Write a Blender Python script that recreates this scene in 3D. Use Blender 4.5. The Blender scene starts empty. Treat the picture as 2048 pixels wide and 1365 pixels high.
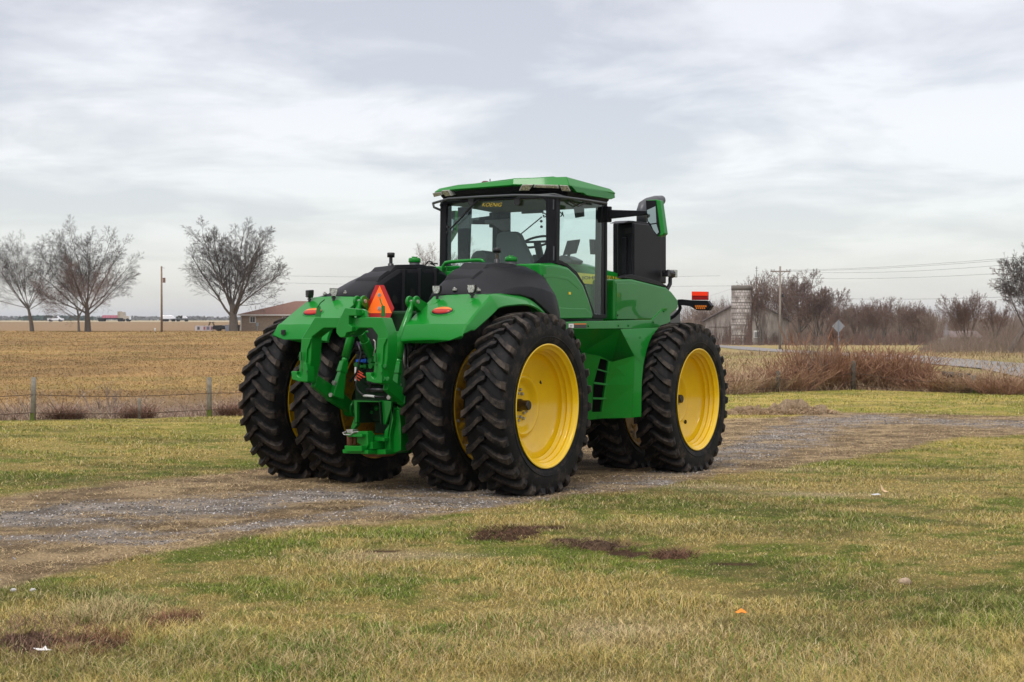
import bpy, bmesh, math, random
import numpy as np
from mathutils import Vector, Matrix, Euler
PI=math.pi
random.seed(7); RNG=np.random.default_rng(11)
scene=bpy.context.scene; COL=scene.collection
# ---------------------------------------------------------------- camera model (fitted)
F=2768.76; CAMH=1.91752; PIT=-0.01531
YAW,TROL,TPIT=1.01805,-0.00361,0.03069
TLOC=Vector((-1.12458,15.66839,0.0))
TR=Euler((TROL,TPIT,YAW),'XYZ').to_matrix()
CAML=TR.transposed()@(Vector((0,0,CAMH))-TLOC)
def wray(u,v):
    a=(u-1024)/F; b=-(v-682.5)/F; cp,sp=math.cos(PIT),math.sin(PIT)
    return Vector((a,cp-b*sp,sp+b*cp))
def Lp(u,v,pt,n):                       # image direction met with a plane in tractor space
    d=TR.transposed()@wray(u,v); pt=Vector(pt); n=Vector(n)
    return CAML+d*((pt-CAML).dot(n)/d.dot(n))
AX={'x':Vector((1,0,0)),'y':Vector((0,1,0)),'z':Vector((0,0,1))}
def L(u,v,ax,val): return Lp(u,v,AX[ax]*val,AX[ax])
def Z1(a,b): return (460+a/4.55,480+b/4.55)
def Z2(a,b): return (680+a/3.9,480+b/3.9)
def Z3(a,b): return (840+a/4.402,330+b/4.402)
def Z4(a,b): return (1100+a/4.55,380+b/4.55)
def Z5(a,b): return (560+a/4.55,640+b/4.55)
def Z7(a,b): return (1140+a/3.791,600+b/3.791)
# ---------------------------------------------------------------- noise
def _h(ix,iy,s):
    n=(ix.astype(np.int64)*374761393+iy.astype(np.int64)*668265263+s*144665)&0x7fffffff
    n=((n^(n>>13))*1274126177)&0x7fffffff
    return ((n^(n>>16))&0xffff)/65535.0
def vnoise(x,y,s=0):
    ix=np.floor(x);iy=np.floor(y);fx=x-ix;fy=y-iy
    fx=fx*fx*(3-2*fx);fy=fy*fy*(3-2*fy)
    a=_h(ix,iy,s);b=_h(ix+1,iy,s);c=_h(ix,iy+1,s);d=_h(ix+1,iy+1,s)
    return (a*(1-fx)+b*fx)*(1-fy)+(c*(1-fx)+d*fx)*fy
def fbm(x,y,s=0,o=4):
    r=0;a=.5;t=0
    for i in range(o):
        r=r+a*vnoise(x*2**i+17.3*i,y*2**i-9.1*i,s+i);t+=a;a*=.5
    return r/t
def sst(a,b,x):
    t=np.clip((x-a)/(b-a),0,1);return t*t*(3-2*t)
# ---------------------------------------------------------------- terrain
def ground_z(x,y):
    x=np.asarray(x,float);y=np.asarray(y,float)
    s=(x-TLOC.x)*math.cos(YAW)+(y-TLOC.y)*math.sin(YAW)
    near=np.interp(s,[-30,-8,-2,0,4,8,14,25],[.10,.10,.112,.062,-.06,-.17,-.26,-.30])
    zl=np.interp(y,[40,60,216,430,1500,6000],[-.15,-.12,.2,1.12,1.2,1.2])
    zr=np.interp(y,[45,85,160,280,420,6000],[-.28,-.33,-1.55,-3.1,-3.5,-3.5])
    t=x/np.maximum(y,1)
    w=sst(.03,.14,t); far=zl*(1-w)+zr*w
    k=sst(36,62,y)
    z=near*(1-k)+far*k
    fy=fence_y(x)                       # shallow ditch behind the fence
    dd=(y-fy)
    z=z-.42*sst(.2,3,dd)*(1-sst(7,12,dd))*(1-sst(2,9,x)*.7)
    z=z+.03*(fbm(x*.35,y*.35,5,3)-.5)*(1-sst(30,60,y))
    return z
FX=[-40,-9.7,-6.56,8.15,10.8,13.95,40]; FY=[10,28,30,42.4,43.7,41.8,27]
def fence_y(x): return np.interp(x,FX,FY)
def gz(x,y): return float(ground_z(np.array([x]),np.array([y]))[0])
def G(u,v):                              # image point met with the ground
    d=wray(u,v); t=10.
    for _ in range(60):
        p=d*t; h=gz(p.x,p.y); t+= .6*((h-CAMH)/d.z-t)
    p=d*t; return (p.x,p.y)
def at(u,dist):                          # world x of an image column at a distance
    return (u-1024)/F*dist
# ---------------------------------------------------------------- mesh helpers
def tag(o,label=None,cat=None,group=None,kind=None):
    if label: o['label']=label
    if cat: o['category']=cat
    if group: o['group']=group
    if kind: o['kind']=kind
    return o
def empty(name,loc=(0,0,0),rot=(0,0,0),parent=None):
    o=bpy.data.objects.new(name,None); COL.objects.link(o); o.location=loc; o.rotation_euler=rot; o.parent=parent
    o.empty_display_size=.2
    return o
class MB:
    def __init__(s): s.v=[];s.f=[];s.m=[];s.mi=0
    def add(s,vs,fs):
        b=len(s.v); s.v+= [tuple(v) for v in vs]; s.f+=[tuple(i+b for i in f) for f in fs]; s.m+=[s.mi]*len(fs); return s
    def hexa(s,c8): return s.add(c8,[(0,3,2,1),(4,5,6,7),(0,1,5,4),(1,2,6,5),(2,3,7,6),(3,0,4,7)])
    def box(s,c,d,rot=None):
        c=Vector(c); R=Euler(rot).to_matrix() if rot else Matrix.Identity(3)
        P=[c+R@Vector((sx*d[0]/2,sy*d[1]/2,sz*d[2]/2)) for sz in(-1,1) for sx,sy in((-1,-1),(1,-1),(1,1),(-1,1))]
        return s.hexa(P)
    def bar(s,p0,p1,w,h,w1=None,h1=None,up=(0,0,1)):
        p0=Vector(p0);p1=Vector(p1);d=(p1-p0).normalized();up=Vector(up)
        a=d.cross(up); a=a.normalized() if a.length>1e-4 else Vector((1,0,0)); b=a.cross(d)
        w1=w if w1 is None else w1; h1=h if h1 is None else h1
        P=[p0+a*(sx*w/2)+b*(sy*h/2) for sx,sy in((-1,-1),(1,-1),(1,1),(-1,1))]
        Q=[p1+a*(sx*w1/2)+b*(sy*h1/2) for sx,sy in((-1,-1),(1,-1),(1,1),(-1,1))]
        return s.hexa(P+Q)
    def tube(s,pts,r,n=10,cap=True):
        pts=[Vector(p) for p in pts]; rs=r if isinstance(r,(list,tuple)) else [r]*len(pts)
        b=len(s.v); prev=None; vs=[];fs=[]
        for i,p in enumerate(pts):
            d=(pts[min(i+1,len(pts)-1)]-pts[max(i-1,0)]).normalized()
            if prev is None:
                a=d.cross(Vector((0,0,1)));
                if a.length<1e-3:a=Vector((1,0,0))
            else: a=prev-d*prev.dot(d)
            a.normalize(); prev=a; c=d.cross(a)
            vs+=[p+(a*math.cos(2*PI*k/n)+c*math.sin(2*PI*k/n))*rs[i] for k in range(n)]
        for i in range(len(pts)-1):
            for k in range(n):
                k2=(k+1)%n; fs.append((i*n+k,i*n+k2,(i+1)*n+k2,(i+1)*n+k))
        if cap: fs.append(tuple(range(n))[::-1]); fs.append(tuple((len(pts)-1)*n+k for k in range(n)))
        return s.add(vs,fs)
    def lathe(s,prof,c=(0,0,0),n=48,axis='y'):     # prof (offset along axis, radius)
        vs=[];fs=[];c=Vector(c)
        for o,r in prof:
            for k in range(n):
                a=2*PI*k/n; x,z=r*math.cos(a),r*math.sin(a)
                vs.append(c+(Vector((x,o,z)) if axis=='y' else Vector((x,z,o)) if axis=='z' else Vector((o,x,z))))
        for i in range(len(prof)-1):
            for k in range(n):
                k2=(k+1)%n; fs.append((i*n+k,(i+1)*n+k,(i+1)*n+k2,i*n+k2))
        return s.add(vs,fs)
    def prism(s,poly,off):
        n=len(poly);off=Vector(off);P=[Vector(p) for p in poly]
        fs=[tuple(range(n)),tuple(range(2*n-1,n-1,-1))]+[(i,i+n,(i+1)%n+n,(i+1)%n) for i in range(n)]
        return s.add(P+[p+off for p in P],fs)
    def ring(s,outer,inner,off):
        n=len(outer);off=Vector(off);O=[Vector(p) for p in outer];I=[Vector(p) for p in inner]
        vs=O+I+[p+off for p in O]+[p+off for p in I];fs=[]
        for i in range(n):
            j=(i+1)%n
            fs+=[(i,j,n+j,n+i),(2*n+i,3*n+i,3*n+j,2*n+j),(i,2*n+i,2*n+j,j),(n+i,n+j,3*n+j,3*n+i)]
        return s.add(vs,fs)
    def loft(s,loops,cap=True,closed=True):
        n=len(loops[0]);vs=[v for l in loops for v in l];fs=[]
        for i in range(len(loops)-1):
            for k in range(n if closed else n-1):
                k2=(k+1)%n; fs.append((i*n+k,i*n+k2,(i+1)*n+k2,(i+1)*n+k))
        if cap: fs+= [tuple(range(n))[::-1],tuple((len(loops)-1)*n+k for k in range(n))]
        return s.add(vs,fs)
    def ball(s,c,r,n=12,m=8):
        c=Vector(c); r=Vector(r) if not isinstance(r,(int,float)) else Vector((r,r,r)); loops=[]
        for i in range(m+1):
            a=PI*i/m; q=max(math.sin(a),.01)
            loops.append([c+Vector((r.x*q*math.cos(2*PI*k/n),r.y*q*math.sin(2*PI*k/n),-r.z*math.cos(a))) for k in range(n)])
        return s.loft(loops)
    def build(s,name,mats,parent=None,bevel=0,smooth=False,angle=35,seg=2,fix=True,loc=None):
        me=bpy.data.meshes.new(name); me.from_pydata(s.v,[],s.f); me.update()
        if not isinstance(mats,(list,tuple)): mats=[mats]
        for m in mats: me.materials.append(m)
        if len(mats)>1: me.polygons.foreach_set('material_index',s.m)
        if fix:
            bm=bmesh.new(); bm.from_mesh(me); bmesh.ops.recalc_face_normals(bm,faces=bm.faces); bm.to_mesh(me); bm.free()
        if smooth or bevel:
            me.polygons.foreach_set('use_smooth',[True]*len(me.polygons))
            if smooth is not True or bevel: me.set_sharp_from_angle(angle=math.radians(angle))
        o=bpy.data.objects.new(name,me); COL.objects.link(o); o.parent=parent
        if loc: o.location=loc
        if bevel:
            b=o.modifiers.new('bevel','BEVEL'); b.width=bevel; b.segments=seg; b.limit_method='ANGLE'; b.angle_limit=math.radians(28); b.harden_normals=True
        return o
def obj_from_np(name,V,Fq,mat,parent=None,col=None,tri=False,smooth=False):
    me=bpy.data.meshes.new(name); k=Fq.shape[1]
    me.vertices.add(len(V)); me.vertices.foreach_set('co',V.astype(np.float32).ravel())
    me.loops.add(Fq.size); me.loops.foreach_set('vertex_index',Fq.astype(np.int32).ravel())
    me.polygons.add(len(Fq)); me.polygons.foreach_set('loop_start',np.arange(len(Fq),dtype=np.int32)*k)
    me.update(calc_edges=True)
    if smooth: me.polygons.foreach_set('use_smooth',np.ones(len(Fq),bool))
    if col is not None:
        a=me.color_attributes.new('Col','FLOAT_COLOR','POINT')
        c=np.ones((len(V),4),np.float32); c[:,:3]=col; a.data.foreach_set('color',c.ravel())
    me.materials.append(mat)
    o=bpy.data.objects.new(name,me); COL.objects.link(o); o.parent=parent
    return o
def plate(mb,pts,plane,thick,zm=None):
    """trace in an image zoom, laid on a plane (axis,value) or (point,normal); extruded away from the camera"""
    if isinstance(plane[0],str): pt=AX[plane[0]]*plane[1]; n=AX[plane[0]]
    else: pt=Vector(plane[0]); n=Vector(plane[1]).normalized()
    P=[Lp(*(zm(*q) if zm else q),pt,n) for q in pts]
    if (P[0]-CAML).dot(n)<0: n=-n
    mb.prism(P,n*thick); return P
# ---------------------------------------------------------------- materials
def mat(name,base,rough=.5,metal=0,coat=0,spec=.5,bump=None,noise=None,emit=None,coatr=.05):
    m=bpy.data.materials.new(name); m.use_nodes=True; nt=m.node_tree; b=nt.nodes['Principled BSDF']
    b.inputs['Base Color'].default_value=(*base,1); b.inputs['Roughness'].default_value=rough
    b.inputs['Metallic'].default_value=metal; b.inputs['Coat Weight'].default_value=coat; b.inputs['Coat Roughness'].default_value=coatr
    b.inputs['Specular IOR Level'].default_value=spec
    tc=nt.nodes.new('ShaderNodeTexCoord')
    if noise:                           # (scale, other colour, contrast lo, hi)
        n=nt.nodes.new('ShaderNodeTexNoise'); n.inputs['Scale'].default_value=noise[0]; n.inputs['Detail'].default_value=6; n.inputs['Roughness'].default_value=.65
        r=nt.nodes.new('ShaderNodeMapRange'); r.inputs['From Min'].default_value=noise[2]; r.inputs['From Max'].default_value=noise[3]
        x=nt.nodes.new('ShaderNodeMix'); x.data_type='RGBA'; x.inputs['A'].default_value=(*base,1); x.inputs['B'].default_value=(*noise[1],1)
        nt.links.new(tc.outputs['Object'],n.inputs['Vector']); nt.links.new(n.outputs['Fac'],r.inputs['Value'])
        nt.links.new(r.outputs['Result'],x.inputs['Factor']); nt.links.new(x.outputs['Result'],b.inputs['Base Color'])
    if bump:
        n=nt.nodes.new('ShaderNodeTexNoise'); n.inputs['Scale'].default_value=bump[0]; n.inputs['Detail'].default_value=4
        u=nt.nodes.new('ShaderNodeBump'); u.inputs['Strength'].default_value=bump[1]; u.inputs['Distance'].default_value=bump[2] if len(bump)>2 else .01
        nt.links.new(tc.outputs['Object'],n.inputs['Vector']); nt.links.new(n.outputs['Fac'],u.inputs['Height']); nt.links.new(u.outputs['Normal'],b.inputs['Normal'])
    if emit: b.inputs['Emission Color'].default_value=(*base,1); b.inputs['Emission Strength'].default_value=emit
    return m
M={}
M['green']=mat('green_paint',(.002,.178,.013),.38,0,.46,.14,bump=(3,.03,.02),noise=(2.2,(.003,.205,.017),.35,.75),coatr=.03)
M['green_shaded']=mat('shaded_green',(.003,.035,.008),.7,0,0,.2,noise=(9,(.012,.018,.010),.4,.65))  # darkened copy of the green paint; shade behind the hitch is in the colour
M['green_cast']=mat('green_cast',(.003,.13,.012),.45,0,.2,.3,bump=(60,.12,.004),noise=(5,(.006,.15,.018),.4,.7),coatr=.15)
M['yellow']=mat('yellow_paint',(.84,.54,.003),.30,0,.7,.3,noise=(3,(.74,.45,.004),.45,.8),coatr=.06)
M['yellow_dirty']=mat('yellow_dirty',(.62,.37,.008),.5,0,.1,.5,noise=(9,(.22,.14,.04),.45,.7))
M['blackp']=mat('black_plastic',(.008,.008,.010),.42,0,0,.12,bump=(220,.25,.002),noise=(2.5,(.013,.0135,.016),.35,.7))
M['blackm']=mat('black_metal',(.010,.010,.011),.38,0,0,.5)
M['dark']=mat('dark_hollow',(.006,.006,.006),.8)
M['greyp']=mat('grey_plastic',(.07,.075,.075),.5)
M['greyrail']=mat('grey_rail',(.05,.055,.06),.4)
M['steel']=mat('steel',(.50,.50,.47),.4,.6,noise=(30,(.25,.23,.2),.4,.7))
M['hub']=mat('rust_protected_hub',(.055,.036,.012),.25,.5,.4,noise=(25,(.02,.015,.01),.4,.6))
M['hubend']=mat('hub_end',(.03,.03,.03),.5,.4)
M['rust']=mat('rusty_pin',(.18,.07,.03),.8,.3)
M['seat']=mat('seat_cloth',(.075,.083,.08),.9)
M['redl']=mat('red_lens',(.38,.012,.004),.25,0,.12,.3)
M['orangel']=mat('orange_lens',(.70,.17,.012),.25,0,.15,.3)
M['smv_o']=mat('fluorescent_orange',(1.0,.16,.01),.5,emit=.12)
M['maroon']=mat('maroon_cap',(.10,.015,.015),.4)
M['smv_r']=mat('reflective_red',(.42,.008,.01),.4)
M['redref']=mat('red_reflector_top',(.95,.04,.01),.35,emit=.10)
M['redref2']=mat('red_reflector_dark',(.30,.002,.004),.35)
M['lens']=mat('lamp_lens',(.55,.57,.50),.08,.6,.8,noise=(90,(.12,.12,.1),.4,.6))
M['white']=mat('white_sticker',(.8,.8,.78),.5)
M['decal_o']=mat('decal_orange',(.75,.22,.03),.5)
M['stripe']=mat('stripe_yellow',(.90,.74,.03),.35)
M['decal_y']=mat('decal_yellow',(.85,.60,.02),.4)
M['text_g']=mat('lettering_dark',(.012,.035,.02),.4)
M['blue']=mat('blue_cap',(.01,.10,.55),.4); M['purple']=mat('purple_cap',(.09,.03,.16),.5); M['redo']=mat('red_lever',(.65,.06,.02),.5)
M['mirror']=mat('mirror_glass',(.30,.36,.34),.03,1.0)
M['amberg']=mat('amber_grid',(.75,.20,.02),.25,0,.5)
# rubber with dried earth
def rubber():
    m=mat('tyre_rubber',(.018,.018,.019),.62,0,0,.16,bump=(35,.35,.006)); nt=m.node_tree; b=nt.nodes['Principled BSDF']
    tc=nt.nodes.new('ShaderNodeTexCoord'); n=nt.nodes.new('ShaderNodeTexNoise'); n.inputs['Scale'].default_value=7; n.inputs['Detail'].default_value=9; n.inputs['Roughness'].default_value=.75
    at_=nt.nodes.new('ShaderNodeAttribute'); at_.attribute_name='Col'
    ad=nt.nodes.new('ShaderNodeMath'); ad.operation='ADD'
    se=nt.nodes.new('ShaderNodeSeparateColor')
    r=nt.nodes.new('ShaderNodeMapRange'); r.inputs['From Min'].default_value=.57; r.inputs['From Max'].default_value=.92
    x=nt.nodes.new('ShaderNodeMix'); x.data_type='RGBA'; x.inputs['A'].default_value=(.0075,.0075,.0080,1); x.inputs['B'].default_value=(.105,.080,.060,1)
    nt.links.new(tc.outputs['Object'],n.inputs['Vector']); nt.links.new(at_.outputs['Color'],se.inputs['Color'])
    nt.links.new(n.outputs['Fac'],ad.inputs[0]); nt.links.new(se.outputs['Red'],ad.inputs[1]); nt.links.new(ad.outputs[0],r.inputs['Value'])
    nt.links.new(r.outputs['Result'],x.inputs['Factor']); nt.links.new(x.outputs['Result'],b.inputs['Base Color'])
    return m
M['rubber']=rubber()
def glassmat(name,tint,refl=1.0):
    m=bpy.data.materials.new(name); m.use_nodes=True; nt=m.node_tree; nt.nodes.clear()
    o=nt.nodes.new('ShaderNodeOutputMaterial'); t=nt.nodes.new('ShaderNodeBsdfTransparent'); t.inputs['Color'].default_value=(*tint,1)
    g=nt.nodes.new('ShaderNodeBsdfGlossy'); g.inputs['Roughness'].default_value=.01; g.inputs['Color'].default_value=(.85,.95,.9,1)
    fr=nt.nodes.new('ShaderNodeFresnel'); fr.inputs['IOR'].default_value=1.5
    mu=nt.nodes.new('ShaderNodeMath'); mu.operation='MULTIPLY'; mu.inputs[1].default_value=refl
    x=nt.nodes.new('ShaderNodeMixShader')
    ge=nt.nodes.new('ShaderNodeNewGeometry'); iv=nt.nodes.new('ShaderNodeMath'); iv.operation='SUBTRACT'; iv.inputs[0].default_value=1
    nt.links.new(ge.outputs['Backfacing'],iv.inputs[1]); nt.links.new(iv.outputs[0],mu.inputs[1])
    nt.links.new(fr.outputs[0],mu.inputs[0]); nt.links.new(mu.outputs[0],x.inputs[0]); nt.links.new(t.outputs[0],x.inputs[1]); nt.links.new(g.outputs[0],x.inputs[2]); nt.links.new(x.outputs[0],o.inputs[0])
    return m
M['glass']=glassmat('cab_glass',(.92,.975,.965),1.0); M['glass_dark']=glassmat('tinted_band',(.30,.36,.35))
def attrmat(name,rough=.9,nscale=40,amt=.35,bump=.5,bscale=30,bdist=.02,spec=.2,big=None):
    """colour attribute times fine procedural grain"""
    m=bpy.data.materials.new(name); m.use_nodes=True; nt=m.node_tree; b=nt.nodes['Principled BSDF']
    b.inputs['Roughness'].default_value=rough; b.inputs['Specular IOR Level'].default_value=spec
    a=nt.nodes.new('ShaderNodeAttribute'); a.attribute_name='Col'; tc=nt.nodes.new('ShaderNodeTexCoord')
    n=nt.nodes.new('ShaderNodeTexNoise'); n.inputs['Scale'].default_value=nscale; n.inputs['Detail'].default_value=8; n.inputs['Roughness'].default_value=.8
    r=nt.nodes.new('ShaderNodeMapRange'); r.inputs['From Min'].default_value=.3; r.inputs['From Max'].default_value=.7; r.inputs['To Min'].default_value=1-amt; r.inputs['To Max'].default_value=1+amt
    mu=nt.nodes.new('ShaderNodeVectorMath'); mu.operation='SCALE'
    nt.links.new(tc.outputs['Object'],n.inputs['Vector']); nt.links.new(n.outputs['Fac'],r.inputs['Value']); nt.links.new(a.outputs['Color'],mu.inputs[0]); nt.links.new(r.outputs['Result'],mu.inputs['Scale'])
    nt.links.new(mu.outputs[0],b.inputs['Base Color'])
    if bump:
        n2=nt.nodes.new('ShaderNodeTexNoise'); n2.inputs['Scale'].default_value=bscale; n2.inputs['Detail'].default_value=6; n2.inputs['Roughness'].default_value=.7
        u=nt.nodes.new('ShaderNodeBump'); u.inputs['Strength'].default_value=bump; u.inputs['Distance'].default_value=bdist
        nt.links.new(tc.outputs['Object'],n2.inputs['Vector']); nt.links.new(n2.outputs['Fac'],u.inputs['Height']); nt.links.new(u.outputs['Normal'],b.inputs['Normal'])
    return m
def textmesh(name,body,size,M4,material,parent,shear=0,ext=.002,bold=0,align='LEFT'):
    c=bpy.data.curves.new('t','FONT'); c.body=body; c.size=size; c.shear=shear; c.extrude=ext; c.offset=bold; c.align_x=align; c.resolution_u=3
    o=bpy.data.objects.new('t',c); COL.objects.link(o); bpy.context.view_layer.update()
    dg=bpy.context.evaluated_depsgraph_get(); me=bpy.data.meshes.new_from_object(o.evaluated_get(dg)); me.name=name
    COL.objects.unlink(o); bpy.data.objects.remove(o)
    me.materials.clear(); me.materials.append(material); me.transform(M4)
    r=bpy.data.objects.new(name,me); COL.objects.link(r); r.parent=parent; return r
def basis(o,x,y):
    x=Vector(x).normalized(); y=Vector(y); y=(y-x*y.dot(x)).normalized(); z=x.cross(y)
    m=Matrix((x,y,z)).transposed().to_4x4(); m.translation=Vector(o); return m
# ================================================================ TRACTOR
T=empty('articulated_tractor',TLOC,(TROL,TPIT,YAW))
tag(T,'large green articulated farm tractor with yellow wheels and dual tyres parked on the gravel drive','tractor')
ZC=.98998; WB=3.91846; YO=1.52527; YI=.76172; RO=1.0087; DROP=.072
def make_tyre():
    N=30; mb=MB(); col=[]
    prof=[(.205,.650),(.228,.675),(.244,.72),(.25,.79),(.246,.85),(.236,.895),(.222,.925),(.19,.946),(.10,.956),(0,.958)]
    full=prof+[(-o,r) for o,r in prof[::-1][1:]]
    mb.lathe(full,n=120); col+= [(.02 if r>.9 else .07) for o,r in full for _ in range(120)]
    # moulded sidewall rings
    for s in(-1,1):
        mb.lathe([(s*.2495,.735),(s*.2535,.74),(s*.2535,.746),(s*.2495,.751)],n=96); col+=[.05]*96*4
    for s in(-1,1):
        for i in range(N):
            p0=2*PI*(i+(.5 if s>0 else 0))/N
            st=[(-.035,1.0,.935,.020,.034),(.02,1.008,.94,.027,.046),(.08,1.007,.94,.027,.046),(.14,1.003,.935,.027,.046),(.195,.996,.925,.030,.05),(.235,.982,.895,.034,.056),(.256,.935,.855,.032,.052)]
            vs=[];fs=[]
            pass
            for t,(o,rt,rb,wt,wb) in enumerate(st):
                q=max(o,0)/.256; ph=p0+.185*(1-(1-q)**1.45)
                for r,w in((rt,-wt),(rt,wt),(rb,wb),(rb,-wb)):
                    a=ph+w/r; oo=o-.02 if (t==6 and r==rb) else o
                    vs.append((r*math.cos(a),s*oo,r*math.sin(a)))
                col+=[(.10,.12,.14,.15,.17,.20,.16)[t]]*2+[.0,.0]
            for t in range(6):
                a=t*4;b=a+4; fs+=[(a,a+1,b+1,b),(a+1,a+2,b+2,b+1),(a+3,a,b,b+3)]
            fs+=[(0,3,2,1),(24,25,26,27)]
            mb.add(vs,fs)
    # loaded tyre: flat where it bears on the ground
    lim=-(RO-DROP); V=[]
    for x,y,z in mb.v:
        if z<lim+.10:
            k=min(1,(lim+.10-z)/.10); z2=max(z,lim+(z-lim)*.12) if z<lim else z; V.append((x,y*(1+.06*k),z2))
        else: V.append((x,y,z))
    mb.v=V
    o=mb.build('tyre',M['rubber'],None,smooth=True,angle=32)
    o.data.set_sharp_from_angle(angle=math.radians(32))
    a=o.data.color_attributes.new('Col','FLOAT_COLOR','POINT'); c=np.ones((len(mb.v),4),np.float32); c[:,0]=np.array(col); a.data.foreach_set('color',c.ravel())
    return o
tyre0=make_tyre(); tyre_mesh=tyre0.data; bpy.data.objects.remove(tyre0)
def rim_mesh(outer):
    mb=MB()
    if outer:
        mb.lathe([(.238,.668),(.243,.661),(.240,.650),(.222,.641),(.206,.636),(.200,.612),(.192,.608),(.184,.622),(.150,.618),(.142,.590),(.134,.586),(.126,.602),(.096,.598),(.088,.568),(.078,.564),(.068,.574),(.010,.552),(-.022,.520),(-.056,.465),(-.082,.415),(-.100,.375),(-.106,.352),(-.094,.338),(-.064,.324),(-.058,.305),(-.074,.280),(-.112,.256),(-.134,.235),(-.138,.20),(-.138,.0005)],n=96)
        mb.lathe([(-.238,.668),(-.243,.661),(-.236,.648),(-.205,.636),(-.19,.61),(-.165,.60),(-.155,.5),(-.16,.2),(-.16,.0005)],n=96)
    else:
        mb.lathe([(.238,.668),(.243,.661),(.240,.650),(.222,.641),(.205,.634),(.200,.612),(.172,.605)],n=96)
        mb.lathe([(-.238,.668),(-.243,.661),(-.236,.648),(-.205,.636),(-.19,.61),(-.1,.60),(.17,.605)],n=96)
        K=10;n=200;lo=[];li=[];lo2=[];li2=[]
        for k in range(n):
            a=2*PI*k/n; ph=((a*K/(2*PI))%1)-.5
            r=.40+.085*max(0,1-(abs(ph)/.27)**2)**.5 if abs(ph)<.27 else .40
            for l,rr,o in((lo,.607,.178),(li,r,.178),(li2,r,.155),(lo2,.607,.155)): l.append((rr*math.cos(a),o,rr*math.sin(a)))
        mb.loft([lo,li,li2,lo2],cap=False)
        mb.lathe([(.10,.43),(.06,.36),(.03,.28),(.0,.22),(.0,.0005)],n=64)
        mb.lathe([(.155,.43),(.10,.43)],n=64)
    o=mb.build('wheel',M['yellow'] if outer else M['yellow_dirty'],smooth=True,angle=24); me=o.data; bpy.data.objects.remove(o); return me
rimO=rim_mesh(True); rimI=rim_mesh(False)
def simple(name,fn,m,**k):
    mb=MB(); fn(mb); o=mb.build(name,m,**k); me=o.data; bpy.data.objects.remove(o); return me
nutm=simple('wheel_nut',lambda b:(b.lathe([(0,.0005),(0,.019),(.026,.018),(.031,.012),(.031,.0005)],n=6)),M['steel'])
hubm=simple('hub',lambda b:(b.lathe([(-.138,.070),(-.10,.068),(-.09,.056),(-.012,.056),(-.004,.052),(.0,.045)],n=32),setattr(b,'mi',1),b.lathe([(.0,.045),(.0,.0005)],n=32)),[M['hub'],M['hubend']],smooth=True,angle=40)
holem=simple('valve_hole',lambda b:b.lathe([(0,.0005),(0,.027),(-.012,.03)],n=20),M['dark'])
def link(name,me,parent,loc=(0,0,0),rot=(0,0,0)):
    o=bpy.data.objects.new(name,me); COL.objects.link(o); o.parent=parent; o.location=loc; o.rotation_euler=rot; return o
for ax,xx in(('rear',0),('front',WB)):
    for side in(-1,1):
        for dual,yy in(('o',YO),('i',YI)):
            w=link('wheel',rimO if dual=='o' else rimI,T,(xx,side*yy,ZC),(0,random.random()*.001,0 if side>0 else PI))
            ty=link('tyre',tyre_mesh,w,(0,0,0),(0,0,0 if side>0 else PI))   # tread keeps pointing forwards
            if side<0 and dual=='o':
                link('hub',hubm,w)
                for j in range(20):
                    if 7<=j<=8 or 17<=j<=18: continue
                    a=2*PI*j/20+.1; r=.168 if j%2 else .132
                    link('wheel_nut',nutm,w,(r*math.cos(a),-.138,r*math.sin(a)))
                a,r=(.60,.45) if xx==0 else (-.85,.42); link('valve_hole',holem,w,(-r*math.cos(a),-.068,r*math.sin(a)))
            if side<0 and dual=='i':
                for j in range(10):
                    a=2*PI*(j+.5)/10; link('wheel_nut',nutm,w,(.545*math.cos(a),.178,.545*math.sin(a)))
# ---- axles, frames, driveline (green with shade put into its colour, and black)
for xx in(0,WB):
    mb=MB(); mb.tube([(xx,-1.35,ZC),(xx,-1.0,ZC),(xx,-.45,ZC),(xx,.45,ZC),(xx,1.0,ZC),(xx,1.35,ZC)],[.10,.13,.22,.22,.13,.10],n=20); mb.ball((xx,0,ZC),(.36,.3,.33)); mb.build('axle',M['green_shaded'],T,smooth=True)
mb=MB(); mb.box((.35,0,1.25),(2.0,.7,.55)); mb.box((.9,0,1.6),(1.6,.9,.5)); mb.box((-.35,0,1.15),(.5,.62,.75)); mb.build('rear_frame',M['green_shaded'],T,bevel=.03)
mb=MB(); mb.box((3.4,0,1.25),(2.6,.8,.5)); mb.box((3.9,0,1.65),(2.6,.9,.5)); mb.box((5.55,0,1.35),(.5,.9,.6)); mb.build('front_frame',M['green_shaded'],T,bevel=.03)
mb=MB(); mb.box((2.05,0,1.0),(.5,.45,.5)); mb.tube([(1.9,0,.85),(3.0,0,.85)],.06); mb.tube([(2.0,.35,1.5),(2.6,.2,1.3),(2.9,.35,1.4)],.03); mb.tube([(2.0,-.3,1.45),(2.5,-.15,1.25),(2.9,-.3,1.35)],.03); mb.build('articulation_joint',M['blackm'],T,bevel=.01)
mb=MB(); mb.box((1.55,-.75,1.4),(.85,.5,.9)); mb.box((1.55,.75,1.4),(.85,.5,.9)); mb.build('fuel_sump',M['blackp'],T,bevel=.05)
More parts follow.
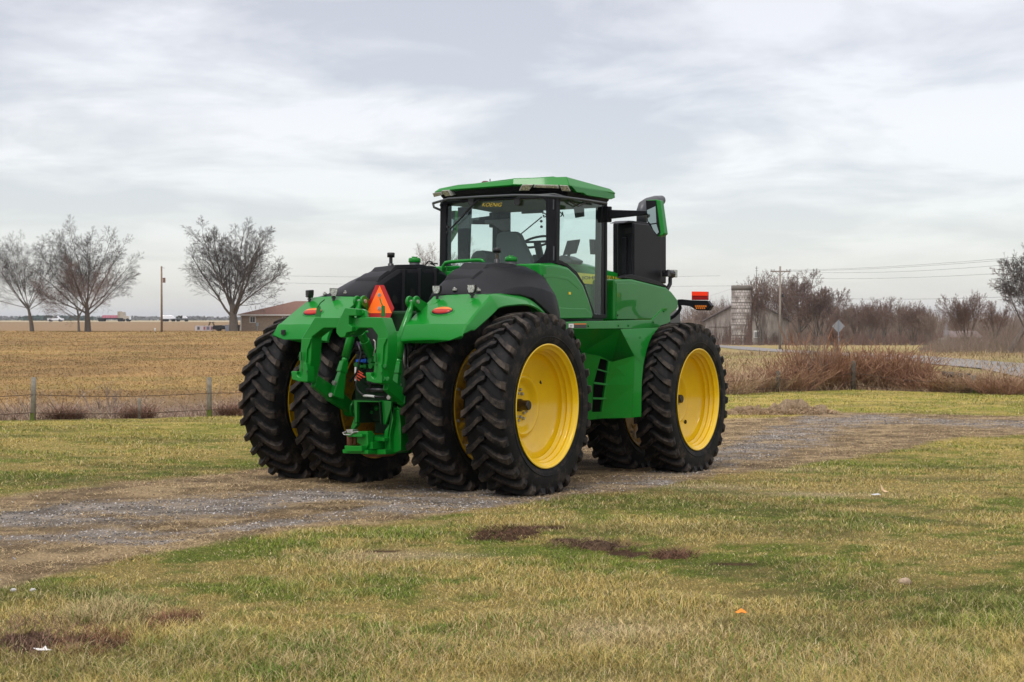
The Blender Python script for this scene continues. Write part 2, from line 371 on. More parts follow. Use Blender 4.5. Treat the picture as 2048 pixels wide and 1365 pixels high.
# ---- rear fenders
def fender(sy,name='fender'):
    S=[(-.95,1.665,0,.00),(-.945,1.70,0,.00),(-.875,1.835,0,.085),(-.83,1.865,.005,.10),(-.62,2.005,.02,.125),(-.40,2.135,.035,.135),(-.34,2.170,.04,.135),(-.18,2.192,.05,.125),(.02,2.197,.06,.11),(.22,2.198,.07,.10),(.40,2.19,.07,.10),(.58,2.15,.07,.10),(.78,2.06,.07,.10),(.93,1.95,.07,.10),(1.02,1.84,.07,.10)]
    S2=S[:4]
    xs_=[q[0] for q in S[4:]]
    A_=np.array(S[3:]); tt=np.arange(len(A_)); 
    def cr(k,f):
        p0,p1,p2,p3=A_[max(k-1,0)],A_[k],A_[min(k+1,len(A_)-1)],A_[min(k+2,len(A_)-1)]
        return tuple(.5*((2*p1)+(-p0+p2)*f+(2*p0-5*p1+4*p2-p3)*f*f+(-p0+3*p1-3*p2+p3)*f**3))
    for k in range(len(A_)-1):
        for f in (.0,.33,.66):
            if k==0 and f==0: continue
            S2.append(cr(k,f))
    S2.append(tuple(A_[-1])); S=S2
    loops=[]
    for i,(x,z,dy,dz) in enumerate(S):
        yo=1.285 if i<3 else 1.285-dy            # crease
        ye=1.285 if i<2 else 1.297 if i==2 else 1.31
        zo=z+(.055 if i<2 else .012 if i==2 else 0)*1.0
        if i==0: zo=1.72
        elif i==1: zo=1.745
        # normal pointing outwards for the lip drop
        cx,cz=0,ZC; nx,nz=x-cx,z-cz; q=math.hypot(nx,nz); nx/=q;nz/=q
        top=[(.50,x,z-.004),(.66,x,z+.006),(.9,x,z+.012),(1.12,x,z+.008),(yo-.02,x,(z*.0+zo) if i<3 else z),(yo,x-nx*.012,(zo if i<3 else z)-nz*.016),
             ((yo+ye)/2+.001,x-nx*dz*.45,(zo if i<3 else z)-nz*dz*.45-.004),(ye,x-nx*dz,(zo if i<3 else z)-nz*dz-.006)]
        bot=[(ye-.012,x-nx*(dz+.022),(zo if i<3 else z)-nz*(dz+.022)),(yo-.04,x-nx*.05,(zo if i<3 else z)-nz*.05),(.9,x-nx*.04,z-nz*.04),(.50,x-nx*.04,z-nz*.04)]
        loops.append([Vector((a,sy*b,c)) for b,a,c in top+bot])
    mb=MB(); mb.loft(loops); o=mb.build(name,M['green'],T,smooth=True,angle=24)
    bv=o.modifiers.new('bevel','BEVEL'); bv.width=.012; bv.segments=3; bv.limit_method='ANGLE'; bv.angle_limit=math.radians(22); bv.harden_normals=True
    return o
fR=fender(-1); fL=fender(1)
SL=((-.35,0,2.172),(Vector((.335,0,-.5)).cross(Vector((0,1,0)))))       # slope plane of the fender tops
SLn=Vector((-.335,0,.5)).normalized(); SLn=Vector((-.562,0,.827)); SLp=Vector((-.60,0,2.022))
for (u,v,ru),par in(((885.5,625,.118),fR),((626.5,627,.100),fL)):
    c=Lp(u,v,SLp,SLn); c.y+=0; e=Vector((-.827,0,-.562))
    def ell(a,b,h): return [c+Vector((0,1,0))*(a*math.cos(t*2*PI/36))+e*(b*math.sin(t*2*PI/36))+SLn*h for t in range(36)]
    mb=MB(); mb.loft([ell(.150,.088,.0),ell(.146,.083,.014),ell(.134,.072,.016),ell(.13,.068,.012)],cap=False); mb.build('lamp_recess',M['green'],par,smooth=True)
    mb=MB(); mb.loft([ell(.134,.070,.004),ell(.128,.066,.022),ell(.122,.062,.024)]); tl=mb.build('tail_light',M['blackm'],par,smooth=True,angle=40)
    def half(z0,z1,h0):
        P=[]; 
        for k in range(25):
            t=PI*k/24; P.append((math.cos(t),math.sin(t)))
        return P
    for nm,sg,m_ in(('amber_lens',-1,M['orangel']),('red_lens',1,M['redl'])):
        loops=[]
        for sc,h in((1,.026),(.93,.034),(.7,.039),(.35,.041),(.05,.042)):
            lp=[]
            for k in range(25):
                t=PI*k/24; lp.append(c+Vector((0,1,0))*(.120*sc*math.cos(t))+e*(sg*.060*sc*math.sin(t)+sg*.0015)+SLn*h)
            loops.append(lp)
        mb=MB(); mb.loft(loops,cap=False,closed=False); mb.build(nm,m_,par,smooth=True)
q=L(568,665,'x',-.94); mb=MB(); mb.box(q+Vector((-.012,0,0)),(.02,.055,.055)); mb.mi=1; mb.box(q+Vector((-.024,0,0)),(.006,.032,.030)); mb.build('marker_socket',[M['blackm'],M['dark']],fL,bevel=.004)
# ---- black fuel tanks over the wheels
def tank(sy):
    # stations along x: (x, z inner top, z shoulder, y shoulder, z bottom outer, y outer)
    st=[(-.34,2.185,2.172,1.16,2.168,1.20),(-.30,2.235,2.185,1.15,2.175,1.205),(-.10,2.36,2.235,1.13,2.19,1.215),(.06,2.445,2.29,1.12,2.20,1.22),(.10,2.462,2.30,1.12,2.20,1.22),(.20,2.505,2.335,1.11,2.20,1.22),(.27,2.535,2.35,1.11,2.205,1.22),(.55,2.555,2.405,1.09,2.17,1.23),(.80,2.575,2.45,1.07,2.07,1.23),(1.00,2.585,2.47,1.05,1.98,1.23),(1.12,2.58,2.44,1.04,1.95,1.22),(1.20,2.56,2.36,1.02,1.93,1.20),(1.30,2.52,2.20,1.0,1.90,1.17)]
    loops=[]
    for x,zi,zs,ys,zb,yo in st:
        lp=[(x,.42,1.75),(x,.42,zi-.06),(x,.45,zi-.015),(x,.50,zi),(x,.78,zi-.01*(zi-2.1)),(x,ys-.12,zs+(zi-zs)*.55),(x,ys,zs),(x+.0,yo-.03,zs-(zs-zb)*.42),(x,yo,zb),(x,yo-.04,zb-.02),(x,.6,1.75)]
        loops.append([Vector((a,sy*b,c)) for a,b,c in lp])
    mb=MB(); mb.loft(loops); o=mb.build('fuel_tank',M['blackp'],T,smooth=True,angle=40)
    bv=o.modifiers.new('bevel','BEVEL'); bv.width=.02; bv.segments=3; bv.limit_method='ANGLE'; bv.angle_limit=math.radians(25)
    # moulded steps across the top and ribs down the inner flank
    def zi(x): return float(np.interp(x,[s[0] for s in st],[s[1] for s in st]))
    mb=MB()
    for x0,x1,h,y1 in((-.10,.16,.030,.86),(.13,.95,.040,.84),(.75,1.12,.022,.62)):
        xs=np.linspace(x0,x1,7); lps=[]
        for k,x in enumerate(xs):
            hh=h*min(1,k*1.2,(6-k)*.8+.15); z=zi(x)
            ye=y1
            lps.append([Vector((x,sy*.455,z-.01)),Vector((x,sy*.475,z+hh)),Vector((x,sy*(ye-.05),z+hh-.02-.08*(ye-.8 if ye>.8 else 0))),Vector((x,sy*ye,z-.045-.12*(ye-.8 if ye>.8 else 0)))])
        mb.loft(lps)
    for x in(.30,.62,.95):
        z=zi(x); mb.loft([[Vector((x+a,sy*.44,zz)),Vector((x+a+.02,sy*.385,zz)),Vector((x+a+.07,sy*.385,zz)),Vector((x+a+.09,sy*.44,zz))] for a,zz in((0,1.75),(0,z-.05),(.005,z-.01))])
    r=mb.build('moulded_rib',M['blackp'],o,bevel=.02,seg=3)
    return o,zi
tkR,zi=tank(-1); tkL,_=tank(1)
def bolt(u,v,par,x):
    q=L(u,v,'x',x); mb=MB(); mb.tube([q+Vector((0,0,-.01)),q+Vector((-.004,0,.008))],.026,14); mb.tube([q+Vector((-.004,0,.008)),q+Vector((-.01,0,.022))],.012,6); mb.build('bolt',M['steel'],par,bevel=.002)
for q,x in(((896,388),-.31),((1080,392),-.29)): bolt(*Z2(*q),tkR,x)
for q,x in(((866,492),-.30),((1052,482),-.30)): bolt(*Z1(*q),tkL,x)
for q,r in(((1660,480),.05),((1500,545),.05)):
    c=L(*Z1(*q),'y',.418); mb=MB(); mb.tube([c,c+Vector((0,-.004,0))],r,20); mb.build('port_plug',M['dark'],tkL)
# filler caps and breathers
def filler(u,v,y,par,big=1):
    c=L(u,v,'y',y); mb=MB(); mb.lathe([(-.10,.062),(.06,.062),(.07,.05)],c,n=24,axis='z'); f=mb.build('filler_neck',M['greyp'],par,smooth=True,angle=40)
    mb=MB(); mb.lathe([(.05,.068),(.055,.074),(.095,.074),(.105,.066),(.105,.0005)],c,n=20,axis='z'); mb.box(c+Vector((0,0,.112)),(.09,.02,.02)); mb.build('filler_cap',M['green'],f,smooth=True,angle=40)
filler(1022,532,-.55,tkR); filler(829,534,.62,tkL)
def breather(u,v,y,m2,par):
    c=L(u,v,'y',y); mb=MB(); mb.lathe([(-.06,.034),(.06,.034),(.065,.022)],c,n=16,axis='z'); mb.mi=1; mb.lathe([(.065,.021),(.135,.021)],c,n=16,axis='z'); mb.mi=0; mb.lathe([(.135,.02),(.135,.044),(.185,.046),(.19,.04),(.19,.0005)],c,n=16,axis='z'); mb.build('breather',[M['blackm'],m2],par,smooth=True,angle=40)
breather(994,529,-.55,M['hub'],tkR); breather(781.5,538,.62,M['blackm'],tkL)
mb=MB(); c0=L(851,530,'y',.5); mb.tube([c0,c0+Vector((.05,0,.04)),c0+Vector((.12,0,.045)),c0+Vector((.2,0,.0)),c0+Vector((.1,0,.02)),c0+Vector((.25,0,.03))],.009,6); mb.build('wiring',M['dark'],tkL)
# green grab rail behind the rear window and the green plinth under it
mb=MB(); P=[(888,541),(886,533),(891,526),(902,524),(955,520.5),(964,521),(969,528)]
mb.tube([L(u,v,'x',1.25) for u,v in P],.022,10); mb.build('grab_rail',M['green'],T,smooth=True)
mb=MB(); plate(mb,[(884,535),(892,533),(918,548),(928,560),(905,565),(884,552)],('x',1.4),.1); mb.box((1.35,0,2.35),(.3,.8,.4)); mb.build('cab_plinth',M['green'],T,bevel=.01)
# ---- work lights on the fenders
def worklight(u,v,bu,bv_,par,yawd,w=.075):
    b=L(bu,bv_,'x',-.43); c=Vector((b.x,b.y,b.z+.115)); c=L(u,v,'x',-.43)
    e=empty('work_light',(0,0,0),(0,0,0),par)
    R=Matrix.Rotation(math.radians(yawd),3,'Z')@Matrix.Rotation(math.radians(0),3,'Y')
    def X(p): return c+R@Vector(p)
    o=[(-.030,-.048,.045),(-.030,.048,.045),(-.030,.046,-.012),(-.030,.028,-.048),(-.030,-.028,-.048),(-.030,-.046,-.012)]
    i=[(.03,y*.9,z*.9) for _,y,z in o]
    mb=MB(); mb.loft([[X(p) for p in o],[X(p) for p in i]])
    for k in range(4): mb.box(X((.034,0,-.03+k*.02)),(.012,.07,.008),(0,0,math.radians(yawd)))
    mb.tube([X((.0,0,-.045)),X((.0,0,-.10))],.016,8); mb.box(X((0,0,-.062)),(.03,.05,.02),(0,0,math.radians(yawd)))
    h=mb.build('work_light',M['blackm'],par,bevel=.004)
    bpy.data.objects.remove(e)
    mb=MB(); li=[X((-.032,y*.84,z*.84)) for _,y,z in o]; mb.prism(li,R@Vector((-.004,0,0))); mb.mi=1
    for y,z in((0,.024),(-.02,-.012),(.02,-.012)): mb.tube([X((-.0365,y,z)),X((-.039,y,z))],.011,10)
    mb.build('lens',[M['lens'],M['steel']],h)
    mb=MB(); t=X((0,0,-.098)); mb.prism([t+Vector((-.01,-.05,.0)),t+Vector((-.01,.05,.0)),t+Vector((-.11,.022,-.075)),t+Vector((-.11,-.022,-.075))],(0,0,-.02)); mb.build('mounting_foot',M['green'],h,bevel=.004)
    return h
worklight(874.5,580,877,594,fR,14); worklight(944.5,578,944,594,fR,10)
worklight(619,588,622,600,fL,155); worklight(667.5,585,670,599,fL,38)
# ---- slow moving vehicle triangle
SX=-.66; mb=MB(); P=plate(mb,[(1325,412),(1398,412),(1492,625),(1455,710),(1245,700),(1228,640)],('x',SX),.006,Z1); smv=mb.build('warning_triangle',M['smv_r'],T)
mb=MB(); plate(mb,[(1361,418),(1471,668),(1244,668)],('x',SX-.004),.003,Z1); mb.build('orange_field',M['smv_o'],smv)
for q in((1360,502),(1360,625)):
    c=L(*Z1(*q),'x',SX-.006); mb=MB(); mb.tube([c,c+Vector((-.006,0,0))],.022,16); mb.tube([c,c+Vector((-.014,0,0))],.009,6); mb.build('bolt',M['steel'],smv)
mb=MB(); mb.box((SX+.03,L(*Z1(1360,600),'x',SX).y,1.95),(.03,.06,.45)); mb.build('sign_bracket',M['green'],smv)
# ---- quick coupler (hitch frame)
HX=-1.5; qc=empty('quick_coupler',(0,0,0),(0,0,0),T); bpy.data.objects.remove(qc)
mb=MB(); plate(mb,[(650,895),(770,705),(1385,705),(1437,855),(1432,1080),(1385,1322),(1292,1290),(1330,1000),(1340,870),(1292,805),(1170,805),(1112,862),(1060,880),(985,862),(962,805),(850,805),(745,885),(735,1100),(692,1306),(618,1285),(640,1050)],('x',HX),.17,Z1)
qc=mb.build('quick_coupler',M['green'],T,bevel=.012,seg=2)
mb=MB(); plate(mb,[(650,898),(738,895),(728,930),(700,1000),(690,1180),(640,1180),(640,1050)],('x',HX-.022),.03,Z1); mb.build('leg_facing',M['green'],qc,bevel=.006)
mb=MB(); plate(mb,[(1344,900),(1428,895),(1398,960),(1385,1140),(1318,1140),(1330,1000)],('x',HX-.022),.03,Z1); mb.build('leg_facing',M['green'],qc,bevel=.006)
mb=MB(); plate(mb,[(1045,618),(1145,628),(1145,692),(1080,692),(1078,770),(1112,790),(1108,835),(1058,848),(1045,885),(1000,890),(966,850),(966,800),(1000,712)],('x',HX-.06),.10,Z1); mb.build('top_hook',M['green'],qc,bevel=.008)
mb=MB(); plate(mb,[(1150,705),(1165,640),(1190,628),(1225,640),(1240,705)],('x',HX+.04),.05,Z1); c=L(*Z1(1195,665),'x',HX+.03); mb.tube([c,c+Vector((.1,0,0))],.025,12); mb.build('top_lug',M['green'],qc,bevel=.006)
for off,nm in((0,0),(678,1)):
    mb=MB(); d=-1*0+ (12 if nm else 0)
    plate(mb,[(553+off,1196+d),(606+off,1196+d),(606+off,1228+d),(630+off,1252+d),(655+off,1240+d),(664+off,1200+d),(664+off,1120+d),(690+off,1120+d),(704+off,1180+d),(702+off,1296+d),(630+off,1292+d),(562+off,1272+d)],('x',HX-.05),.12,Z1); mb.build('lower_hook',M['green'],qc,bevel=.01)
    for r,(a,b) in enumerate(((643,1060),(700,1195))):
        mb=MB(); c=L(*Z1(a+off,b+d),'x',HX-.055); mb.box(c,(.02,.025,.09) if r==0 else (.02,.02,.02)); mb.build('latch_pin',M['green_cast'],qc,bevel=.003)
for pts in([(775,700),(790,605),(818,605),(822,700)],[(1372,700),(1378,598),(1405,602),(1408,700)]):
    mb=MB(); plate(mb,pts,('x',HX+.02),.012,Z1); a,b=pts[1]; s=1 if a<1000 else -1
    mb.tube([L(*Z1(a+12,b+5),'x',HX+.02),L(*Z1(a+14+18*s*(1),b-30),'x',HX+.02),L(*Z1(a+14+(58 if s>0 else -28),b-62 if s>0 else b-65),'x',HX+.02)],.007,6); mb.build('sight_tab',M['green_cast'],qc,bevel=.002)
for (a,b) in((1415,1150),(1440,1265),(1408,1265)):
    c=L(*Z1(a,b),'x',HX-.005); mb=MB(); mb.tube([c,c+Vector((-.02,0,0))],.022,12); mb.build('bolt',M['green_cast'],qc,bevel=.003)
# ---- lift arms, lift links, lower links, top link
def V3(u,v,ax,val): return L(u,v,ax,val)
for sy,top,mid,bot in((1,(721,603),(702,673),(672,790)),(-1,(826,604),(802,674),(788,795))):
    pt=L(*top,'x',-.76); pm=L(*mid,'x',-.86); pb=L(*bot,'x',-1.04)
    mb=MB(); mb.bar((-.12,pt.y*.9,1.86),pt+Vector((.02,0,0)),.07,.22,.06,.11)
    for dy in(-.045,.045): mb.tube([pt+Vector((0,dy-.016,0)),pt+Vector((0,dy+.016,0))],.062,20)
    mb.tube([(-.12,0,1.86),(-.12,pt.y*1.15,1.86)],.09,16); mb.build('lift_arm',M['green'],T,bevel=.008)
    mb=MB(); c=pt; mb.tube([c+Vector((0,-.075,0)),c+Vector((0,.075,0))],.022,10); mb.build('pivot_pin',M['steel'],T.children[-1] if False else T,bevel=.002)
    m1=pm.lerp(pb,.36); m2=pm.lerp(pb,.46)
    mb=MB(); mb.tube([pt,pm,m1],[.030,.048,.048],14); mb.tube([m1,m2],[.036,.036],12)
    if sy>0: mb.tube([pm+(pt-pm)*.02,pm],.055,14)
    lk=mb.build('lift_link',M['green'],T,smooth=True,angle=40)
    mb=MB(); mb.bar(m2,pb+Vector((0,0,-.03)),.05,.055,.10,.15); mb.bar(m2+Vector((0,0,.02)),m2.lerp(pb,.3),.075,.075,.08,.1); mb.build('link_fork',M['green'],lk,bevel=.01)
    for t in(.62,1.0):
        c=m2.lerp(pb,t); mb=MB(); mb.tube([c+Vector((-.09,0,0)),c+Vector((.09,0,0))],.016,8); mb.tube([c+Vector((-.10,0,0)),c+Vector((-.085,0,0))],.026,6); mb.build('bolt',M['steel'],lk,bevel=.002)
    ph=L(628,762,'x',-1.32) if sy>0 else L(772,768,'x',-1.32)
    pf=L(703,818,'x',-.62) if sy>0 else Vector((-.45,-.42,.90))
    mb=MB(); mb.bar(ph,ph.lerp(pf,.45),.06,.14,.07,.16); mb.bar(ph.lerp(pf,.43),pf,.09,.17,.07,.13); mb.tube([pf+Vector((0,-.06,0)),pf+Vector((0,.06,0))],.09,16); mb.build('lower_link',M['green'],T,bevel=.012)
a=L(*Z1(1190,845),'x',-.98); b=L(*Z1(1300,1080),'x',-.72)
mb=MB(); mb.tube([a+(a-b)*.15,a],.030,12); mb.tube([a,a.lerp(b,.30)],.046,16); mb.tube([a.lerp(b,.3),b],.056,16); mb.bar(a.lerp(b,.12)+Vector((0,0,.05)),a.lerp(b,.22)+Vector((0,-.07,.07)),.02,.02); mb.build('top_link',M['green'],T,bevel=.004)
a2=L(*Z1(1655,600),'x',-.80); b2=L(*Z1(1545,870),'x',-.82); mb=MB(); mb.tube([a2,b2],.022,10); mb.build('lift_cylinder',M['green'],T,smooth=True)
mb=MB(); mb.bar(b2+Vector((0,.0,.0)),(-.5,-.3,1.62),.1,.1); mb.build('cylinder_bracket',M['green_cast'],T,bevel=.01)
# rockshaft housing and hydraulic couplers
mb=MB(); mb.box((-.30,0,1.75),(.5,.60,.5)); mb.box((-.52,.0,1.45),(.3,.46,.55)); mb.build('rockshaft_housing',M['green_shaded'],T,bevel=.04)
mb=MB(); mb.box((-.70,-.02,1.5),(.06,.30,.62)); vb=mb.build('valve_block',M['blackm'],T,bevel=.01)
rows=[(225,'purple'),(300,'blackm'),(335,'blackm'),(372,'blue'),(425,'green_cast'),(262,'blackm')]
for b_,mm in rows:
    for a_ in(722,768):
        c=L(*Z5(a_,b_),'x',-.78); mb=MB(); mb.tube([c,c+Vector((.07,0,0))],.028,12); mb.bar(c+Vector((-.012,-.035,.004)),c+Vector((-.012,.035,-.004)),.02,.028); mb.build('hydraulic_coupler',M[mm],vb,bevel=.003)
for a_,b_,mm in((815,370,'green_cast'),(820,420,'green_cast'),(690,410,'green_cast')):
    c=L(*Z5(a_,b_),'x',-.80); mb=MB(); mb.tube([c,c+Vector((.08,0,0))],[.03,.045],12); mb.build('dust_cap',M[mm],vb)
random.seed(3)
for k in range(7):
    c=L(*Z5(705+random.random()*50,470+random.random()*80),'x',-.84); mb=MB(); mb.tube([c+Vector((0,-.03,-.02)),c+Vector((-.02,0,.0)),c+Vector((0,.04,.02))],.007,6); mb.build('red_lever',M['redo'],vb)
mb=MB(); c=L(*Z5(688,430),'x',-.84); d=L(*Z5(688,555),'x',-.84); mb.tube([c,d],.012,8); mb.build('label_tube',M['white'],vb)
for pts,r,m_ in(([(700,540),(690,590),(705,640),(745,680),(800,695),(950,705)],.012,'blackm'),([(790,640),(850,638),(945,645)],.024,'blackm'),([(760,690),(835,695),(862,700)],.014,'white'),([(800,632),(945,637)],.006,'white'),([(850,180),(865,200),(868,260),(850,330)],.009,'steel'),([(640,560),(700,480),(740,300),(700,200)],.013,'blackm'),([(820,480),(800,560),(830,620)],.012,'blackm')):
    mb=MB(); mb.tube([L(*Z5(*q),'x',-.86) for q in pts],r,8); mb.build('hose',M[m_],vb,smooth=True)
# many dim hoses in the gap beside the right lift link
random.seed(9)
for k in range(16):
    y0=-.28-random.random()*.35; z0=1.35+random.random()*.5; s=.1+random.random()*.12
    mb=MB(); mb.tube([(-.55,y0,z0),(-.68,y0-.04,z0+.02),(-.72,y0-.08,z0-s),(-.60,y0-.02,z0-s-.12)],.011+random.random()*.008,6); mb.build('hose',random.choice([M['blackm'],M['blackm'],M['steel'],M['green_cast']]),vb,smooth=True)
# ---- drawbar and its frame
mb=MB(); plate(mb,[(665,722),(905,730),(915,750),(700,750),(698,935),(680,942)],('x',-.90),.05,Z5)
plate(mb,[(898,730),(1012,742),(1012,800),(960,952),(922,952)],('x',-.86),.03,Z5); db=mb.build('drawbar_frame',M['green'],T,bevel=.006)
mb=MB(); P=[L(*Z5(*q),'x',-.9) for q in((665,722),(905,730),(922,952),(680,942))]
mb.prism([P[0],P[1],P[1]+Vector((.35,0,0)),P[0]+Vector((.35,0,0))],(0,0,-.012)); mb.prism([P[1],P[2],P[2]+Vector((.35,0,0)),P[1]+Vector((.35,0,0))],(0,.012,0)); mb.prism([P[0],P[3],P[3]+Vector((.35,0,0)),P[0]+Vector((.35,0,0))],(0,-.012,0)); mb.box((-.5,P[0].lerp(P[1],.5).y,.9),(.03,.34,.5)); mb.build('drawbar_box',M['green_shaded'],db)
for a_,b_,r in((832,842,.020),(796,815,.010),(770,862,.010),(880,805,.03)):
    c=L(*Z5(a_,b_),'x',-.62); mb=MB(); mb.ball(c,r); mb.build('grease_ball',M['green'] if r>.015 else M['steel'],db,smooth=True)
mb=MB(); plate(mb,[(1030,800),(1085,835),(1100,960),(1100,1190),(1040,1212),(1000,1200),(995,1060),(1010,940)],('x',-.80),.14,Z5); plate(mb,[(1020,800),(1032,815),(985,960),(950,1010),(945,1080),(955,1225),(1005,1225),(1000,1050),(1030,900)],('x',-.86),.10,Z5); mb.build('side_arm',M['green'],db,bevel=.01)
mb=MB(); plate(mb,[(640,990),(680,870),(662,830),(700,800),(700,960),(665,1000)],('x',-.84),.06,Z5); mb.build('left_gusset',M['green'],db,bevel=.006)
mb=MB(); P=[L(*Z5(*q),'x',-.95) for q in((790,1052),(950,1078),(950,1108),(790,1100))]; mb.prism(P,(.45,0,0)); 
plate(mb,[(745,1180),(960,1180),(960,1225),(745,1225)],('x',-.95),.5,Z5); plate(mb,[(842,1100),(868,1100),(868,1185),(842,1185)],('x',-.94),.04,Z5); mb.build('drawbar_support',M['green'],db,bevel=.004)
mb=MB(); plate(mb,[(598,1035),(745,1040),(745,1068),(612,1066)],('x',-1.15),.22,Z5); plate(mb,[(700,1015),(795,1015),(800,1140),(765,1200),(740,1140),(700,1120)],('x',-1.08),.10,Z5)
plate(mb,[(585,1145),(690,1150),(742,1145),(742,1198),(590,1200)],('x',-1.15),.26,Z5); plate(mb,[(566,1180),(800,1188),(800,1222),(570,1216)],('x',-1.10),.5,Z5); plate(mb,[(760,1110),(842,1112),(842,1180),(760,1180)],('x',-1.04),.3,Z5); dw=mb.build('drawbar',M['green'],T,bevel=.006)
c=L(*Z5(636,1075),'x',-1.08); mb=MB(); mb.tube([c+Vector((0,0,.03)),c+Vector((0,0,-.085))],.032,14); c=L(*Z5(683,1090),'x',-1.05); mb.tube([c+Vector((0,0,.03)),c+Vector((0,0,-.06))],.02,10); mb.build('drawbar_pin',M['rust'],dw,smooth=True,angle=40)
mb=MB(); A=[(568,1035),(580,1018),(600,1022),(640,1045),(665,1025),(700,1028),(600,1047)]; mb.tube([L(*Z5(*q),'x',-1.16) for q in((600,1018),(570,1030),(585,1045),(640,1046),(672,1022),(715,1018))],.007,8); plate(mb,[(600,998),(665,1000),(660,1030),(610,1028)],('x',-1.12),.08,Z5); mb.build('pin_clip',M['steel'],dw,bevel=.003)
mb=MB(); plate(mb,[(750,1222),(915,1228),(880,1252),(800,1250)],('x',-.9),.3,Z5); mb.build('skid_plate',M['rust'],dw)
# ================================================================ CAB
XR=1.62; YR=-.885; YL=.80; XF=2.93
def mirY(P,par=None): return [Vector((p.x,YL+YR-p.y,p.z)) for p in P]
cab=None
# rear window frame (smoothed loops)
outer=[(884,404),(950,399),(1020,396),(1112,393),(1113,430),(1113,500),(1113,527),(1080,531),(1062,541),(1000,560),(935,560),(905,556),(878,545),(880,500),(882,450)]
inner=[(893,409),(950,403),(1020,399),(1086,397.5),(1091.5,403),(1091.5,496),(1087,510),(1074,522),(1058,531),(1000,548),(935,548),(918,541),(885,524),(888,500),(890,450)]
PO=[L(u,v,'x',XR) for u,v in outer]; PI_=[L(u,v,'x',XR) for u,v in inner]
mb=MB(); mb.ring(PO,PI_,(.06,0,0)); cab=mb.build('cab_frame',M['blackp'],T,bevel=.006)
mb=MB(); mb.prism([p+Vector((.02,0,0)) for p in PI_],(.004,0,0)); rw=mb.build('rear_window',M['glass'],T)
# side door frames
o2=[(1112,392),(1140,394),(1175,398),(1215,403),(1215,450),(1215,520),(1214,590),(1214,637),(1187,637),(1176,602),(1165,572),(1150,549),(1133,533),(1112,526),(1112,480),(1112,430)]
i2=[(1117,399),(1140,400),(1175,403),(1211,407),(1211,450),(1211,520),(1211,590),(1211,629),(1190,629),(1180,600),(1169,568),(1154,544),(1136,529),(1118,519),(1117,480),(1117,430)]
for nm,fl in(('r',0),('l',1)):
    A=[L(u,v,'y',YR) for u,v in o2]; B=[L(u,v,'y',YR) for u,v in i2]; off=Vector((0,.05,0))
    if fl: A=mirY(A); B=mirY(B); off=-off
    mb=MB(); mb.ring(A,B,off); 
    x0=min(p.x for p in A); d=mb.build('door_frame',M['blackp'],T,bevel=.005)
    mb=MB(); mb.prism([p+off*.3 for p in B],off*.08); mb.build('door_glass',M['glass'],d)
# corner post B and front posts
yb=YR
for y in(YR,YL):
    s=1 if y<0 else -1
    mb=MB(); mb.box((XR+.06,y+s*.05,3.05),(.14,.10,.86)); mb.build('corner_post',M['blackp'],cab,bevel=.02)
    mb=MB(); mb.box((XF-.05,y+s*.06,2.75),(.10,.10,1.45)); mb.build('corner_post',M['blackp'],cab,bevel=.02)
# front window panes
mb=MB(); zt=3.46; zb=2.05
mb.prism([Vector((XF,YR+.12,zb)),Vector((XF,YL-.12,zb)),Vector((XF,YL-.12,zt)),Vector((XF,YR+.12,zt))],(.004,0,0)); fw=mb.build('windscreen',M['glass'],T)
mb=MB(); mb.box((2.28,(YR+YL)/2,2.02),(1.4,1.6,.12)); mb.box((2.0,(YR+YL)/2,2.30),(.85,1.2,.45)); mb.box((2.28,(YR+YL)/2,3.47),(1.3,1.66,.05)); mb.build('cab_interior',M['seat'],T,bevel=.03)
# rear pane dark strip + wiper + washer knobs
mb=MB(); P=[L(u,v,'x',XR+.026) for u,v in((893,414),(950,410),(1020,408),(1091,404),(1091,414),(1020,419),(950,421),(893,423))]; mb.prism(P,(.003,0,0)); mb.build('shade_band',M['seat'],rw) if False else None
mb=MB(); mb.tube([L(955,401,'x',XR-.02),L(930,426,'x',XR-.025),L(925,434,'x',XR-.03)],.010,8); mb.tube([L(958,400,'x',XR-.035),L(899,459,'x',XR-.03)],.006,6); mb.bar(L(929,430,'x',XR-.02),L(900,459,'x',XR-.02),.012,.016); wp=mb.build('wiper',M['blackm'],T)
mb=MB(); mb.tube([L(1084,434,'x',2.75),L(1040,470,'x',2.75)],.008,6); mb.tube([L(1140,404,'y',YR-.02),L(1156,413,'y',YR-.02),L(1175,404,'y',YR-.02)],.010,6); mb.build('wiper',M['blackm'],T)
for u,v in((895,454),(893.5,465),(1083,443),(1083.5,454)):
    c=L(u,v,'x',XR+.015); mb=MB(); mb.tube([c,c+Vector((-.014,0,0))],.016,14); mb.build('window_fixing',M['blackm'],rw)
for u in(941,1033):
    mb=MB(); plate(mb,[(u-5,398),(u+6,397),(u+6,408),(u+3,411),(u-3,411),(u-5,408)],('x',XR-.03),.02); mb.build('hinge',M['blackm'],rw,bevel=.004)
